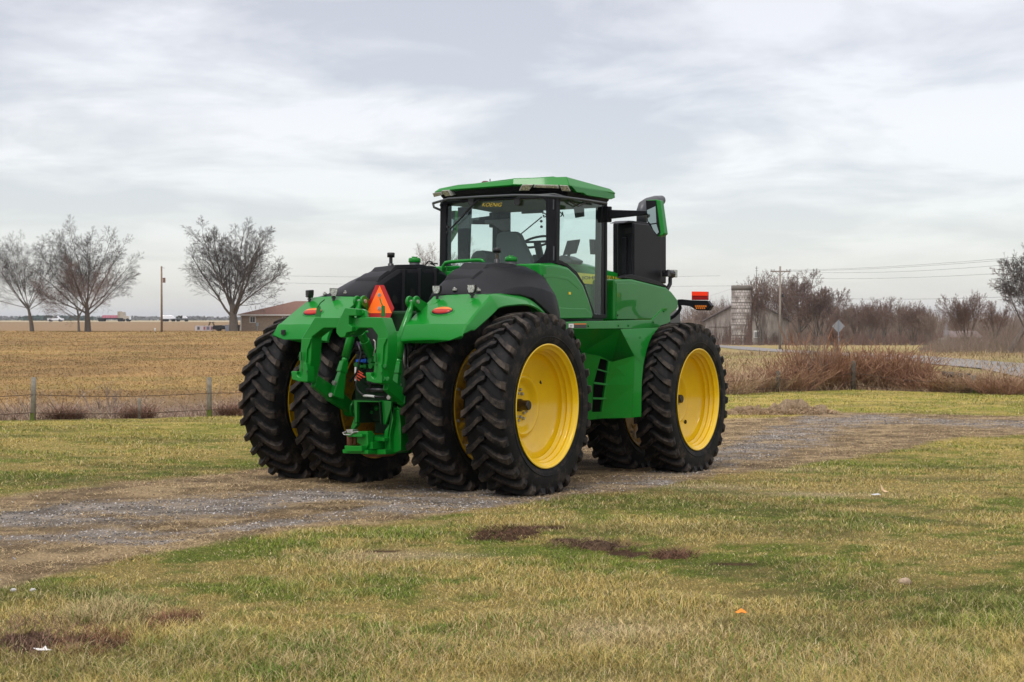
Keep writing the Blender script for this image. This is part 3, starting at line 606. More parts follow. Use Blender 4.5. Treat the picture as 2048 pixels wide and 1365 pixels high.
# dealer lettering on the glass
def facing_text(body,u0,v0,u1,size_px,ax,val,material,parent,shear=0,bold=0,flip=False,name='lettering'):
    a=L(u0,v0,ax,val); b=L(u1,v0,ax,val); t=textmesh(name,body,1.0,Matrix.Identity(4),material,parent,shear,.0,bold)
    xs=[v.co.x for v in t.data.vertices]; ys=[v.co.y for v in t.data.vertices]; w=max(xs)-min(xs); hh=max(ys)-min(ys)
    top=L(u0,v0-size_px,ax,val); H=(top-a).length; W=(b-a).length
    sx=W/w; sy=H/hh
    base=basis(a,b-a,Vector((0,0,1)))
    t.data.transform(base@Matrix.Diagonal((sx,sy,1,1))@Matrix.Translation((-min(xs),-min(ys),0)))
    return t
facing_text('KOENIG',964,413.5,1004,7.5,'x',XR+.006,M['decal_y'],rw,.35,-.012)
t=textmesh('lettering','KOENIG',.085,Matrix.Identity(4),M['text_g'],fw,.35,.0,.004); t.data.transform(basis(L(1128.5,433,'x',XF+.012),(0,1,0),(0,0,1)))
# green lower cab panels
P=[(1052,540),(1062,531),(1080,527),(1106,526.5),(1133,533.5),(1150,549),(1165,571),(1176,600),(1187,636),(1113,638),(1095,600),(1070,560)]
for fl in(0,1):
    A=[L(u,v,'y',YR-.005) for u,v in P]; 
    A=[Vector((max(p.x,1.28),p.y,p.z)) for p in A]
    if fl: A=mirY(A)
    off=Vector((0,.35 if not fl else -.35,0)); B=[p+off*-.10+(Vector((1.9,p.y,2.3))-p)*.10 for p in A]
    mb=MB(); mb.loft([[p+off for p in A],A,B]); g=mb.build('cab_side_panel',M['green'],T,bevel=.025,seg=3)
    A=[L(u,v,'y',YR-.045) for u,v in((1100,614),(1150,617),(1172,617),(1184,628),(1186,637),(1100,638))]
    if fl: A=mirY(A)
    mb=MB(); mb.prism(A,off*.15); mb.build('panel_ledge',M['green'],g,bevel=.012)
    A=[L(u,v,'y',YR-.042) for u,v in((1086,549),(1110,550),(1138,556),(1160,574),(1158,580),(1136,561),(1110,556),(1088,556))]
    if fl: A=mirY(A)
    mb=MB(); mb.prism(A,off*.03); mb.build('panel_crease',M['green'],g,bevel=.008)
q=L(1139,587,'y',YR-.04)
mb=MB(); mb.box((q.x,q.y-.003,q.z),(.05,.004,.03)); mb.build('sticker',M['decal_y'],T)
# roof
top=[(1.60,.80,3.635),(1.53,.48,3.655),(1.53,-.26,3.665),(1.53,-.34,3.69),(1.86,-.90,3.715),(2.92,-.94,3.685),(3.10,-.60,3.70),(3.10,.52,3.70),(2.92,.86,3.685),(1.95,.90,3.68)]
low=[(1.56,.86,3.585),(1.49,.50,3.595),(1.49,-.30,3.602),(1.49,-.36,3.605),(1.83,-.96,3.60),(3.00,-.985,3.635),(3.18,-.62,3.62),(3.18,.54,3.62),(3.0,.91,3.63),(1.9,.95,3.60)]
low2=[(1.58,.84,3.575),(1.51,.49,3.585),(1.51,-.29,3.592),(1.51,-.35,3.595),(1.85,-.94,3.59),(2.98,-.965,3.60),(3.16,-.61,3.59),(3.16,.53,3.59),(2.98,.89,3.60),(1.92,.93,3.59)]
ins=[(x+(.10 if x<2 else -.10),y*.86,z+.012) for x,y,z in top]
mb=MB(); mb.loft([[Vector(p) for p in l] for l in(low2,low,top,ins)]); roof=mb.build('roof',M['green'],T,bevel=.012,seg=2)
# drop-down green side visors
for s in(-1,1):
    y0=-.975 if s<0 else .935
    P=[(1.84,3.60),(2.98,3.635),(3.0,3.575),(2.90,3.545),(2.25,3.525),(2.15,3.545),(1.99,3.535)]
    mb=MB(); mb.prism([(x,y0,z) for x,z in P],(0,-s*.05,0)); mb.build('roof_side',M['green'],roof,bevel=.006)
bt=[(x+(.03 if x<2.2 else -.03),y*.96,3.60) for x,y,z in low2]; bb=[(x+(.12 if x<2.2 else -.10),y*.90,3.465) for x,y,z in low2]; bmid=[(x+(.05 if x<2.2 else -.04),y*.95,3.535) for x,y,z in low2]
mb=MB(); mb.loft([[Vector(p) for p in l] for l in(bt,bmid,bb)]); mb.build('roof_skirt',M['blackp'],roof,bevel=.01)
mb=MB(); mb.loft([[Vector(p) for p in l] for l in([(x+.05,y*.8,z) for x,y,z in((1.75,.75,3.66),(1.75,.2,3.665),(2.6,.2,3.70),(2.6,.75,3.69))],[(x+.05,y*.8,z+.03) for x,y,z in((1.8,.70,3.66),(1.8,.25,3.665),(2.55,.25,3.70),(2.55,.7,3.69))])]); mb.box((2.3,-.45,3.715),(.9,.55,.03)); mb.build('roof_hatch',M['green'],roof,bevel=.01)
c=L(971,364,'x',1.7); mb=MB(); mb.lathe([(-.03,.05),(-.005,.05),(.008,.03),(.008,.0005)],c,n=20,axis='z'); mb.build('beacon_socket',M['maroon'],roof)
c=L(980,363,'x',1.75); mb=MB(); mb.tube([c,c+Vector((0,0,.03))],.006,6); mb.build('aerial_stub',M['dark'],roof)
chp=Vector((1.50,-.33,3.58)); chn=Vector((1.49,-.36,0))-Vector((1.83,-.96,0)); chn=Vector((-chn.y,chn.x,0)).normalized(); chn=-chn if chn.x>0 else chn
chn=(chn+Vector((0,0,-.30))).normalized()
for pts,nm in(([(900,172),(1000,170),(960,225),(872,225)],1),([(1008,172),(1218,176),(1228,205),(1000,197)],1),([(1228,176),(1302,180),(1326,232),(1250,228)],1)):
    mb=MB(); 
    P=[Lp(*Z3(*q),chp,chn) for q in pts]; mb.prism([p+chn*.03 for p in P],-chn*.06); b=mb.build('roof_light',M['steel'],roof,bevel=.004)
    cc=sum(P,Vector())/4; mb=MB(); mb.prism([cc+(p-cc)*.84+chn*.032 for p in P],chn*.004); mb.build('lens',M['lens'],b)
lp=Vector((1.50,.50,3.58)); ln=(Vector((-1,.18,-.3))).normalized()
for pts in([(122,247),(195,236),(208,264),(137,281)],[(202,225),(262,220),(291,270),(237,276)]):
    mb=MB(); P=[Lp(*Z3(*q),lp,ln) for q in pts]; mb.prism([p+ln*.03 for p in P],-ln*.10); b=mb.build('roof_light',M['steel'],roof,bevel=.004)
    cc=sum(P,Vector())/4; mb=MB(); mb.prism([cc+(p-cc)*.84+ln*.032 for p in P],ln*.004); mb.build('lens',M['lens'],b)
# rail round the cab
mb=MB(); R=[L(866,407,'x',1.55),L(897,398,'x',1.50),L(960,394,'x',1.47),L(1029,391,'x',1.47),L(1070,391.5,'x',1.50),L(1108,393.5,'x',1.56)]
yb=R[-1].y; R+= [L(1135,396,'y',-.99),L(1175,401,'y',-.99),L(1213,407,'y',-.98)]
mb.tube(R,.016,10); mb.tube([R[0],L(868,415,'x',1.55),L(882,421,'x',1.62),L(889,421,'x',1.66)],.016,8); mb.tube([L(884,403,'x',1.5),L(881,411,'x',1.58),L(888,418,'x',1.66)],.013,8); mb.build('roof_rail',M['greyrail'],T,smooth=True)
# seat, steering wheel, console, screens
mb=MB(); P=[(992,540),(990,480),(993,467),(1003,463),(1028,463),(1036,467),(1046,490),(1060,520),(1062,540)]
A=[L(u,v,'x',2.02) for u,v in P]; mb.prism(A,(.13,0,0)); mb.box((2.25,A[0].y-.30,2.62),(.5,.5,.14)); st=mb.build('seat',M['seat'],T,bevel=.035,seg=3)
mb=MB(); c=L(1074,484,'x',2.62); n=14; e1=Vector((0,1,0)); e2=Vector((.45,0,.22)).normalized()
mb.tube([c+e1*(.20*math.cos(2*PI*k/24))+e2*(.20*math.sin(2*PI*k/24)) for k in range(25)],.016,8); sw=mb.build('steering_wheel',M['blackm'],T,smooth=True)
mb=MB(); mb.tube([c,c+Vector((.12,0,-.25))],.05,12); mb.bar(c-e1*.19,c+e1*.19,.03,.03); mb.box(c+Vector((.15,0,-.36)),(.2,.2,.4)); mb.build('steering_column',M['blackm'],sw,bevel=.01)
mb=MB(); plate(mb,[(1125,511),(1134,482),(1159,479),(1151,507)],('x',2.45),.03); mb.tube([L(1140,505,'x',2.5),L(1132,525,'x',2.45)],.02,8); mb.build('monitor',M['blackp'],T,bevel=.006)
mb=MB(); plate(mb,[(1117,512),(1126,510),(1146,520),(1140,528),(1118,522)],('x',2.3),.3); mb.build('armrest_console',M['greyp'],T,bevel=.02)
mb=MB(); plate(mb,[(1178,479),(1188,479),(1188,509),(1180,509)],('x',2.8),.05); mb.build('corner_monitor',M['blackm'],T,bevel=.005)
mb=MB(); plate(mb,[(1147,415),(1166,413),(1167,433),(1150,436)],('x',2.6),.03); mb.tube([L(1158,414,'x',2.6),L(1165,404,'x',2.6),L(1172,402,'x',2.6)],.006,6); mb.build('interior_mirror',M['greyp'],T,bevel=.006)
mb=MB(); plate(mb,[(1042,424),(1085,420),(1086,426),(1042,428)],('x',2.8),.03); plate(mb,[(985,440),(1018,437),(1018,462),(1002,462),(985,449),(969,448),(969,441)],('x',2.78),.05); mb.build('cab_console',M['greyp'],T,bevel=.01)
mb=MB(); plate(mb,[(915,415),(940,413),(936,520),(915,520)],('x',2.80),.06); plate(mb,[(985,412),(1018,410),(1018,520),(985,520)],('x',2.86),.05); mb.build('windscreen_post',M['blackp'],cab,bevel=.01)
mb=MB(); plate(mb,[(939,520),(942,508),(950,502),(965,500),(973,510),(975,530),(940,530)],('x',2.3),.3); mb.build('passenger_seat',M['seat'],T,bevel=.04,seg=3)
# door handle column details seen on the post
for a,b in((1188,780),(1186,350)):
    q=L(*Z3(a-10,b),'x',XR-.012); mb=MB(); mb.box(q,(.012,.018,.17 if b>500 else .12)); mb.build('hinge',M['greyrail'],cab,bevel=.003)
# ================================================================ PLATFORM, SHIELD
YP=-1.34
A=[L(u,v,'y',YP) for u,v in((1108,645),(1303,640.5),(1303,657.5),(1143,658.5),(1108,659))]
mb=MB(); mb.prism(A,(0,.02,0)); pf=mb.build('platform',M['green'],T,bevel=.005)
mb=MB(); x0,x1=A[0].x,A[1].x; mb.prism([Vector((x0,YP+.018,A[0].z-.012)),Vector((x1,YP+.018,A[1].z-.012)),Vector((x1,-.55,A[1].z-.012)),Vector((x0,-.55,A[0].z-.012))],(0,0,-.03))
for k in range(46):
    t=k/45; mb.box((x0+(x1-x0)*t,YP+.03,A[0].z*(1-t)+A[1].z*t-.004),(.024,.02,.016))
mb.build('tread_plate',M['green_cast'],pf)
mb=MB(); plate(mb,[(1302,645),(1304,640),(1327,617),(1334,616.5),(1334,627),(1341,632),(1341,644),(1318,655),(1302,657)],('y',-1.22),.02); mb.prism([L(1303,640,'y',YP),L(1303,657,'y',YP),L(1303,657,'y',-1.22),L(1303,640,'y',-1.22)],(.01,0,0)); mb.build('platform_riser',M['green'],pf,bevel=.004)
for q in((350,1240),(623,1236),(713,1236),(940,1205),(1035,1105)):
    c=L(*Z4(*q),'y',YP-.001 if q[0]<930 else -1.222); mb=MB(); mb.tube([c,c+Vector((0,-.010,0))],.014,8); mb.build('bolt',M['green_cast'],pf)
def decal(quads,y,par):
    for pts,mm in quads:
        mb=MB(); plate(mb,pts,('y',y),.001,Z4); mb.build('warning_decal',M[mm],par)
decal([([(168,1217),(332,1214),(332,1256),(168,1260)],'blackm')],YP-.002,pf)
decal([([(170,1219),(217,1218),(217,1257),(170,1258)],'white'),([(221,1217),(330,1216),(330,1226),(221,1227)],'decal_o')]+[([(223,y),(326,y-1),(326,y+2),(223,y+3)],'greyp') for y in(1232,1239,1246)]+[([(178,1240),(185,1232),(192,1238),(198,1232),(204,1240),(198,1245),(192,1243),(184,1246)],'blackm')],YP-.004,pf)
# curved shield in front of the front duals
FOLD=[L(1241,659,'y',-1.35),L(1268,712,'x',2.80),L(1266,770,'x',2.815),L(1262,836,'x',2.83)]
fold=[FOLD[0].lerp(FOLD[1],k/5) for k in range(5)]+[FOLD[1].lerp(FOLD[3],k/7) for k in range(8)]
E_=[]
for k in range(13):
    v=656+(834-656)*(k/12); u=np.interp(v,[655,665,680,700,730,760,790,834],[1318,1308,1300,1293.5,1287,1284,1283,1282.5])
    ph=np.interp(v,[655,834],[-1.40,-1.45]); xx=np.interp(v,[655,665,680,700,730,760,790,834],[3.40,3.24,3.12,3.03,2.93,2.89,2.875,2.87])
    E_.append(L(u,v,'x',float(xx)))
mb=MB(); loops=[]
for a,b in zip(fold,E_): loops.append([a,b,b+Vector((.05,.03,0)),b+Vector((.04,.06,0)),a+Vector((.03,.03,0))])
mb.loft(loops); sh=mb.build('front_shield',M['green'],T,bevel=.004,smooth=True,angle=35)
yi=-.98
p0=L(1145,659,'y',-1.33); p1=FOLD[0]; p2=FOLD[1]; p3=L(1224,724,'y',-1.08); p4=L(1163,706,'y',-.96)
mb=MB(); mb.add([p0,p1,p2,p3,p4],[(0,1,2,3,4)]); mb.add([p0+Vector((0,.03,-.0)),p4+Vector((.0,.03,0))],[]); mb.build('shield_recess',M['green'],sh,fix=False)
p5=L(1178,840,'y',-.96); p6=FOLD[3]
mb=MB(); q3=L(1224,724,'y',-1.08)
# lower sheet with vent openings cut between strips
zz=[706,713,722]; 
lt=[(1201,713),(1216.5,724)]; 
def S(u,v):      # point on the lower sheet plane through p4,p6,p5
    n=(p6-p5).cross(p4-p5).normalized(); return Lp(u,v,p5,n)
VO=[(1201,712.5),(1217,724),(1202,824),(1183.5,824.5),(1186,769)]
mb=MB(); mb.add([S(1163,706),S(1201,712.5),S(1186,769),S(1183.5,824.5),S(1178,840),S(1150,842),S(1150,706)],[(0,1,2,3,4,5,6)])
mb.add([S(1163,706),S(1224,724),S(1217,724),S(1201,712.5)],[(0,1,2,3)])
mb.add([S(1224,724),FOLD[1],FOLD[2],S(1210,770),S(1217,724)],[(0,1,2,3,4)])
mb.add([S(1210,770),FOLD[2],FOLD[3],S(1202,837),S(1202,824)],[(0,1,2,3,4)])
mb.add([S(1183.5,824.5),S(1202,824),S(1202,837),S(1178,840)],[(0,1,2,3)])
sheet=mb.build('vent_panel',M['green'],sh,fix=False); so=sheet.modifiers.new('solid','SOLIDIFY'); so.thickness=.012
for a,b,w in((( 1191,738),(1217,746),2.6),((1186,766),(1214,770),4.5),((1184,797),(1211,798),4.5)):
    mb=MB(); n=Vector((.0,.0,1)); A=S(*a);B=S(*b); mb.bar(A,B,.05,.018*w/3); mb.build('louvre',M['green'],sheet,bevel=.004)
mb=MB(); mb.bar(S(1217,724)+Vector((0,0,0)),S(1203,824),.03,.03); mb.build('vent_rim',M['green'],sheet,bevel=.006)
mb=MB(); mb.box((2.75,-.80,1.3),(.06,.5,1.1)); mb.build('radiator_core',M['dark'],sh)
for q in((530,288),(487,527),(473,803),(211,885)):
    c=S(*Z7(*q)) if q[0]<300 else L(*Z7(*q),'x',2.84 if q[1]>400 else 2.75); mb=MB(); mb.tube([c,c+Vector((-.016,-.008,0))],.018,10); mb.build('bolt',M['green_cast'],sh)
# left-hand platform and shield, mirrored
def mirror_copy(o,par=None,suffix=''):
    me=o.data.copy(); me.transform(Matrix.Translation((0,YL+YR,0))@Matrix.Diagonal((1,-1,1,1))); me.flip_normals()
    n=bpy.data.objects.new(o.name.split('.')[0],me); COL.objects.link(n); n.parent=par or T
    for m_ in o.modifiers:
        if m_.type=='BEVEL': b=n.modifiers.new('bevel','BEVEL'); b.width=m_.width; b.segments=m_.segments; b.limit_method='ANGLE'; b.angle_limit=m_.angle_limit
    return n
pl=mirror_copy(pf); 
for c in [c for c in pf.children if c.name.startswith('tread')]: mirror_copy(c,pl)
mirror_copy(sh)
# ================================================================ HOOD, EXHAUST, MIRRORS
YH=-.80
mb=MB(); plate(mb,[(585,815),(620,812),(745,808),(800,822),(1060,885),(1110,925),(1172,1005),(1168,1085),(1110,1130),(1095,1165),(1010,1192),(585,1192)],('y',YH),.42,Z4); hs=mb.build('hood_side',M['green'],T,bevel=.035,seg=3)
mb=MB(); plate(mb,[(606,850),(744,846),(800,858),(805,1180),(606,1180)],('y',YH-.010),.05,Z4); mb.build('hood_side_face',M['green'],hs,bevel=.008)
mb=MB(); plate(mb,[(1022,1012),(1065,1008),(1063,1070),(1022,1060)],('y',YH-.006),.02,Z4); mb.build('reflection_catch',M['green_cast'],hs,bevel=.003) if False else None
c=L(*Z4(613,1142),'y',YH-.01); mb=MB(); mb.tube([c,c+Vector((0,-.01,0))],.013,10); mb.build('bolt',M['blackm'],hs)
mb=MB(); plate(mb,[(524,890),(575,815),(588,815),(588,1192),(524,1192)],('y',-.62),.4,Z4); mb.build('engine_bay',M['dark'],T)
mb=MB(); plate(mb,[(1095,1150),(1170,1090),(1188,1110),(1188,1230),(1095,1215)],('y',-.62),.3,Z4); mb.build('front_step',M['greyp'],T,bevel=.01)
# bonnet
YB=-.46
def zh(v,x_u): return L(x_u,v,'y',YB)
tp=[L(1100,529,'y',YB),L(1150,532,'y',YB),L(1200,537,'y',YB),L(1243,545,'y',YB)]
xA=tp[0].x; zA=tp[0].z
loops=[]
for x,z,hw in((3.0,2.78,.44),(3.6,2.765,.45),(4.4,2.71,.455),(5.2,2.60,.455),(5.7,2.48,.44),(5.95,2.32,.42),(6.0,1.9,.41)):
    lo=[(x,-hw-.02,1.7),(x,-hw-.015,2.1),(x,-hw,z-.13),(x,-hw+.05,z-.04),(x,-.25,z+.015),(x,0,z+.03),(x,.25,z+.015),(x,hw-.05,z-.04),(x,hw,z-.13),(x,hw+.015,2.1),(x,hw+.02,1.7)]
    loops.append([Vector(p) for p in lo])
mb=MB(); mb.loft(loops); hood=mb.build('hood',M['green'],T,smooth=True,angle=35)
ys=-.478
stp=[L(u,v,'y',ys) for u,v in((1120,542),(1158,546),(1200,550),(1243,555.5),(1243,577),(1215,572.5),(1190,569.5),(1120,563))]
for s in(0,1):
    A=stp if not s else [Vector((p.x,-p.y,p.z)) for p in stp]
    mb=MB(); mb.prism(A,(0,.01 if not s else -.01,0)); b=mb.build('side_stripe',M['stripe'],hood)
    if not s:
        facing_text('JOHN DEERE',1163.5,561.2,1233,8.6,'y',ys-.004,M['text_g'],b,0,.008)
# exhaust / air cleaner tower
mb=MB(); y0=-.70
def bx3(xa,xb,ya,yb,za,zb): return [Vector(p) for p in((xa,ya,za),(xb,ya,za),(xb,yb,za),(xa,yb,za),(xa,ya,zb),(xb,ya,zb),(xb,yb,zb),(xa,yb,zb))]
R_=[L(1268,560,'y',-.68),L(1323,575,'y',-.68),L(1323,470,'y',-.68),L(1323,452,'y',-.68),L(1290,448,'y',-.68),L(1268,446,'y',-.68)]
mb.prism(R_,(0,.26,0)); ex=mb.build('exhaust_shroud',M['blackp'],T,bevel=.02,seg=3)
mb=MB(); P=[L(1264,445,'y',-.60),L(1322,449,'y',-.60),L(1333,458,'y',-.60),L(1333,568,'y',-.60),L(1264,556,'y',-.60)]; mb.prism(P,(0,.30,0)); mb.build('shroud_back',M['blackp'],ex,bevel=.02)
xr=L(1268,560,'y',-.68).x
mb=MB(); P=[Z4(668,318),Z4(740,300),Z4(752,312),Z4(752,400),Z4(742,412),Z4(672,420)]; mb.prism([L(*q,'x',xr-.03) for q in P],(.25,0,0)); cp=mb.build('intake_cap',M['blackp'],ex,bevel=.01)
mb=MB(); P=[Z4(680,350),Z4(738,343),Z4(740,392),Z4(682,400)]; mb.prism([L(*q,'x',xr-.036) for q in P],(.003,0,0)); mb.build('intake_grille',M['dark'],cp)
mb=MB(); P=[Z4(690,430),Z4(748,405),Z4(748,770),Z4(695,785)]; mb.prism([L(*q,'x',xr-.03) for q in P],(.2,0,0)); 
P=[Z4(650,436),Z4(692,430),Z4(692,785),Z4(655,795)]; mb.prism([L(*q,'x',xr-.06) for q in P],(.24,0,0)); mb.build('filter_housing',M['blackp'],ex,bevel=.008)
mb=MB(); P=[(668,302),(720,280),(760,282),(900,300),(1030,340),(1055,352),(1050,365),(760,318),(745,300)]; mb.prism([L(*Z4(*q),'y',-.66) for q in P],(0,.22,0)); mb.build('shroud_top',M['blackp'],ex,bevel=.008)
mb=MB(); P=[(650,802),(700,780),(745,768),(1000,838),(1060,870),(1075,888),(745,812)]; mb.prism([L(*Z4(*q),'y',-.79) for q in P],(0,.10,0)); mb.build('shroud_skirt',M['blackp'],ex,bevel=.006)
mb=MB(); a=[L(*Z4(835,300),'y',-.52),L(*Z4(835,190),'y',-.52),L(*Z4(850,150),'y',-.52),L(*Z4(890,118),'y',-.52),L(*Z4(960,98),'y',-.52),L(*Z4(1012,96),'y',-.52)]
mb.tube(a,[.075,.075,.08,.072,.07,.07],18); d=(a[-1]-a[-2]).normalized(); mb.mi=1; mb.tube([a[-1]+d*.001,a[-1]+d*.004],.055,16); mb.build('exhaust_pipe',[M['greyrail'],M['dark']],ex,smooth=True,angle=45)
# forward lamp beside the shroud
c=L(*Z4(1105,768),'y',-.78); mb=MB(); mb.tube([c+Vector((-.12,0,.01)),c+Vector((.02,0,0))],[.05,.06],10); mb.box(c+Vector((-.17,.0,0)),(.09,.09,.09)); mb.tube([c+Vector((-.04,0,-.05)),c+Vector((-.04,0,-.14)),c+Vector((-.14,.02,-.26))],.03,8); mb.bar(c+Vector((-.25,0.02,.02)),c+Vector((.0,0,.02)),.03,.03); wl=mb.build('work_light',M['blackm'],T,bevel=.004)
cc=c+Vector((.04,-.02,.01)); mb=MB(); mb.box(cc,(.05,.10,.11),(0,0,.5)); mb.build('lens',M['lens'],wl,bevel=.01)
# mirrors
mb=MB(); base=L(*Z4(520,225),'y',YR-.02); tip=L(*Z4(878,210),'x',2.86)
mb.box(base+Vector((-.02,.01,0)),(.07,.10,.20)); mb.tube([base+Vector((0,-.03,.1)),base+Vector((0,-.03,-.1))],.035,10); mb.bar(base+Vector((0,-.03,0)),tip,.07,.115,.05,.05); ma=mb.build('mirror_arm',M['blackp'],T,bevel=.012)
mx=tip.x
mb=MB(); hsg=[(868,95),(965,88),(1000,94),(1042,398),(1022,414),(975,426),(925,352),(885,292)]; mb.prism([L(*Z4(*q),'x',mx) for q in hsg],(.11,0,0)); mh=mb.build('mirror_housing',M['green'],ma,bevel=.012)
mb=MB(); gl=[(872,97),(962,97),(1002,392),(975,424),(925,352),(885,294)]; mb.prism([L(*Z4(*q),'x',mx-.012) for q in gl],(.014,0,0)); mb.build('mirror_bezel',M['blackp'],mh)
mb=MB(); g=[(882,185),(960,150),(968,300),(915,308),(892,285)]; P=[L(*Z4(*q),'x',mx-.016) for q in g]; mb.prism(P,(.003,0,0)); g=[(920,318),(968,312),(990,385),(972,405),(940,365)]; P=[L(*Z4(*q),'x',mx-.016) for q in g]; mb.prism(P,(.003,0,0)); mb.build('mirror_glass',M['mirror'],mh)
mal=mirror_copy(ma)
for c in mh.children: pass
mhl=mirror_copy(mh,mal)
for c in mh.children: mirror_copy(c,mhl)
# front marker lamp arm
XM=4.55
mb=MB(); plate(mb,[(1158,998),(1200,996),(1290,1005),(1430,1008),(1466,1055),(1440,1098),(1330,1095),(1270,1060),(1195,1050),(1160,1050)],('x',XM),.10,Z4)
a=[L(*Z4(*q),'x',XM+.05) for q in((1178,1040),(1185,1080),(1170,1110),(1130,1150),(1080,1180),(1010,1185))]; mb.tube(a,.026,8); la=mb.build('marker_arm',M['blackp'],T,bevel=.008)
mb=MB(); plate(mb,[(1310,1050),(1432,1048),(1410,1088),(1335,1088)],('x',XM-.008),.01,Z4); am=mb.build('amber_lamp',M['blackm'],la)
for k in range(6):
    a=1318+k*18; mb=MB(); plate(mb,[(a+1,1052),(a+14,1052),(a+16,1067),(a+4,1067)],('x',XM-.013),.006,Z4)
    if k<5: plate(mb,[(a+8,1071),(a+20,1071),(a+19,1085),(a+11,1085)],('x',XM-.013),.006,Z4)
    mb.build('amber_cell',M['amberg'],am)
mb=MB(); plate(mb,[(1288,925),(1437,927),(1437,1003),(1289,1003)],('x',XM+.01),.03,Z4); rr=mb.build('red_reflector',M['redref2'],la,bevel=.004)
mb=MB(); plate(mb,[(1290,926),(1435,928),(1435,965),(1290,963)],('x',XM+.004),.006,Z4); mb.build('red_panel',M['redref'],rr)
mirror_copy(la)
# ================================================================ GROUND
UP=[(-300,1040),(0,992),(150,975),(300,962),(400,952),(520,937),(700,915),(1180,868),(1450,838),(1560,834),(1650,826),(1800,827),(2048,833),(2300,842)]
LO=[(-300,1225),(0,1173),(205,1136),(376,1101),(581,1071),(700,1060),(871,1037),(1042,1010),(1178,990),(1298,979),(1400,958),(1500,942),(1623,924),(1786,904),(1871,880),(2048,870),(2300,866)]
UW=np.array([G(*q) for q in UP]); LW=np.array([G(*q) for q in LO])
def yU(x): return np.interp(x,UW[:,0],UW[:,1],left=None)+np.where(x<UW[0,0],(x-UW[0,0])*.5,0)
def yL(x): return np.interp(x,LW[:,0],LW[:,1])+np.where(x<LW[0,0],(x-LW[0,0])*.5,0)
GA=[([(-300,1100),(0,1035),(130,1030),(350,1018),(600,992),(820,985),(1000,985),(1300,962),(1420,925),(1560,880),(1650,845),(1800,840),(2048,850),(2300,856)],[.8,.8,.85,.95,.95,.85,.8,.9,1.3,2.2,1.9,1.4,1.5,1.6]),
    ([(-300,1110),(0,1080),(200,1072),(330,1078),(480,1055),(640,1035),(760,1020),(900,1013),(1050,1003),(1300,970)],[.36,.38,.42,.36,.30,.32,.40,.44,.35,.3])]
GB=[(np.array([G(*q) for q in p]),np.array(w)) for p,w in GA]
def lerp3(a,b,t): return a*(1-t[:,None])+b*t[:,None]
C=lambda *c: np.array([c],float)
DIRT=[((1010,1068),.26,.10),((965,1075),.16,.06),((1130,1083),.16,.03),((1180,1090),.28,.045),((1255,1106),.2,.05),((1345,1112),.13,.06),((1480,1130),.22,.03),((352,1240),.22,.07),((60,1290),.35,.12),((185,1288),.25,.07),((770,1105),.16,.02),((1100,1055),.25,.05)]
DW=[(G(*q),a,b) for q,a,b in DIRT]
STRAW=[((775,1112),.5,.07),((880,1112),.35,.05),((1240,1265),.45,.12),((1420,975),.8,.12),((1550,940),.8,.12),((220,1225),.3,.15),((1620,990),.9,.10)]
SW=[(G(*q),a,b) for q,a,b in STRAW]
def blobs(x,y,W):
    m=np.zeros_like(x)
    for (a,b),rx,ry in W:
        ry2=ry*3.2
        d=((x-a)/rx)**2+((y-b)/ry2)**2; m=np.maximum(m,np.exp(-d*1.1))
    return m
def masks(x,y):
    jx=(fbm(x*1.1,y*1.1,40,4)-.5); j2=(fbm(x*5,y*5,44,3)-.5)
    e=jx*1.0+j2*.35
    u=yU(x);l=yL(x)
    drive=sst(-.28,.28,y-l+e*1.1)*sst(-.28,.28,u-y+e*.8)*(y<60)
    gr=np.zeros_like(x)
    for P,w in GB:
        yc=np.interp(x,P[:,0],P[:,1]); ww=np.interp(x,P[:,0],w)
        gr=np.maximum(gr,1-sst(.55,1.25,np.abs(y-yc)/ww+e*1.3))
    gr=gr*sst(-.1,.3,drive-.3)
    gr=gr*(.30+.70*sst(.40,.52,fbm(x*1.5+9,y*3.4,70,5)))
    return drive,gr
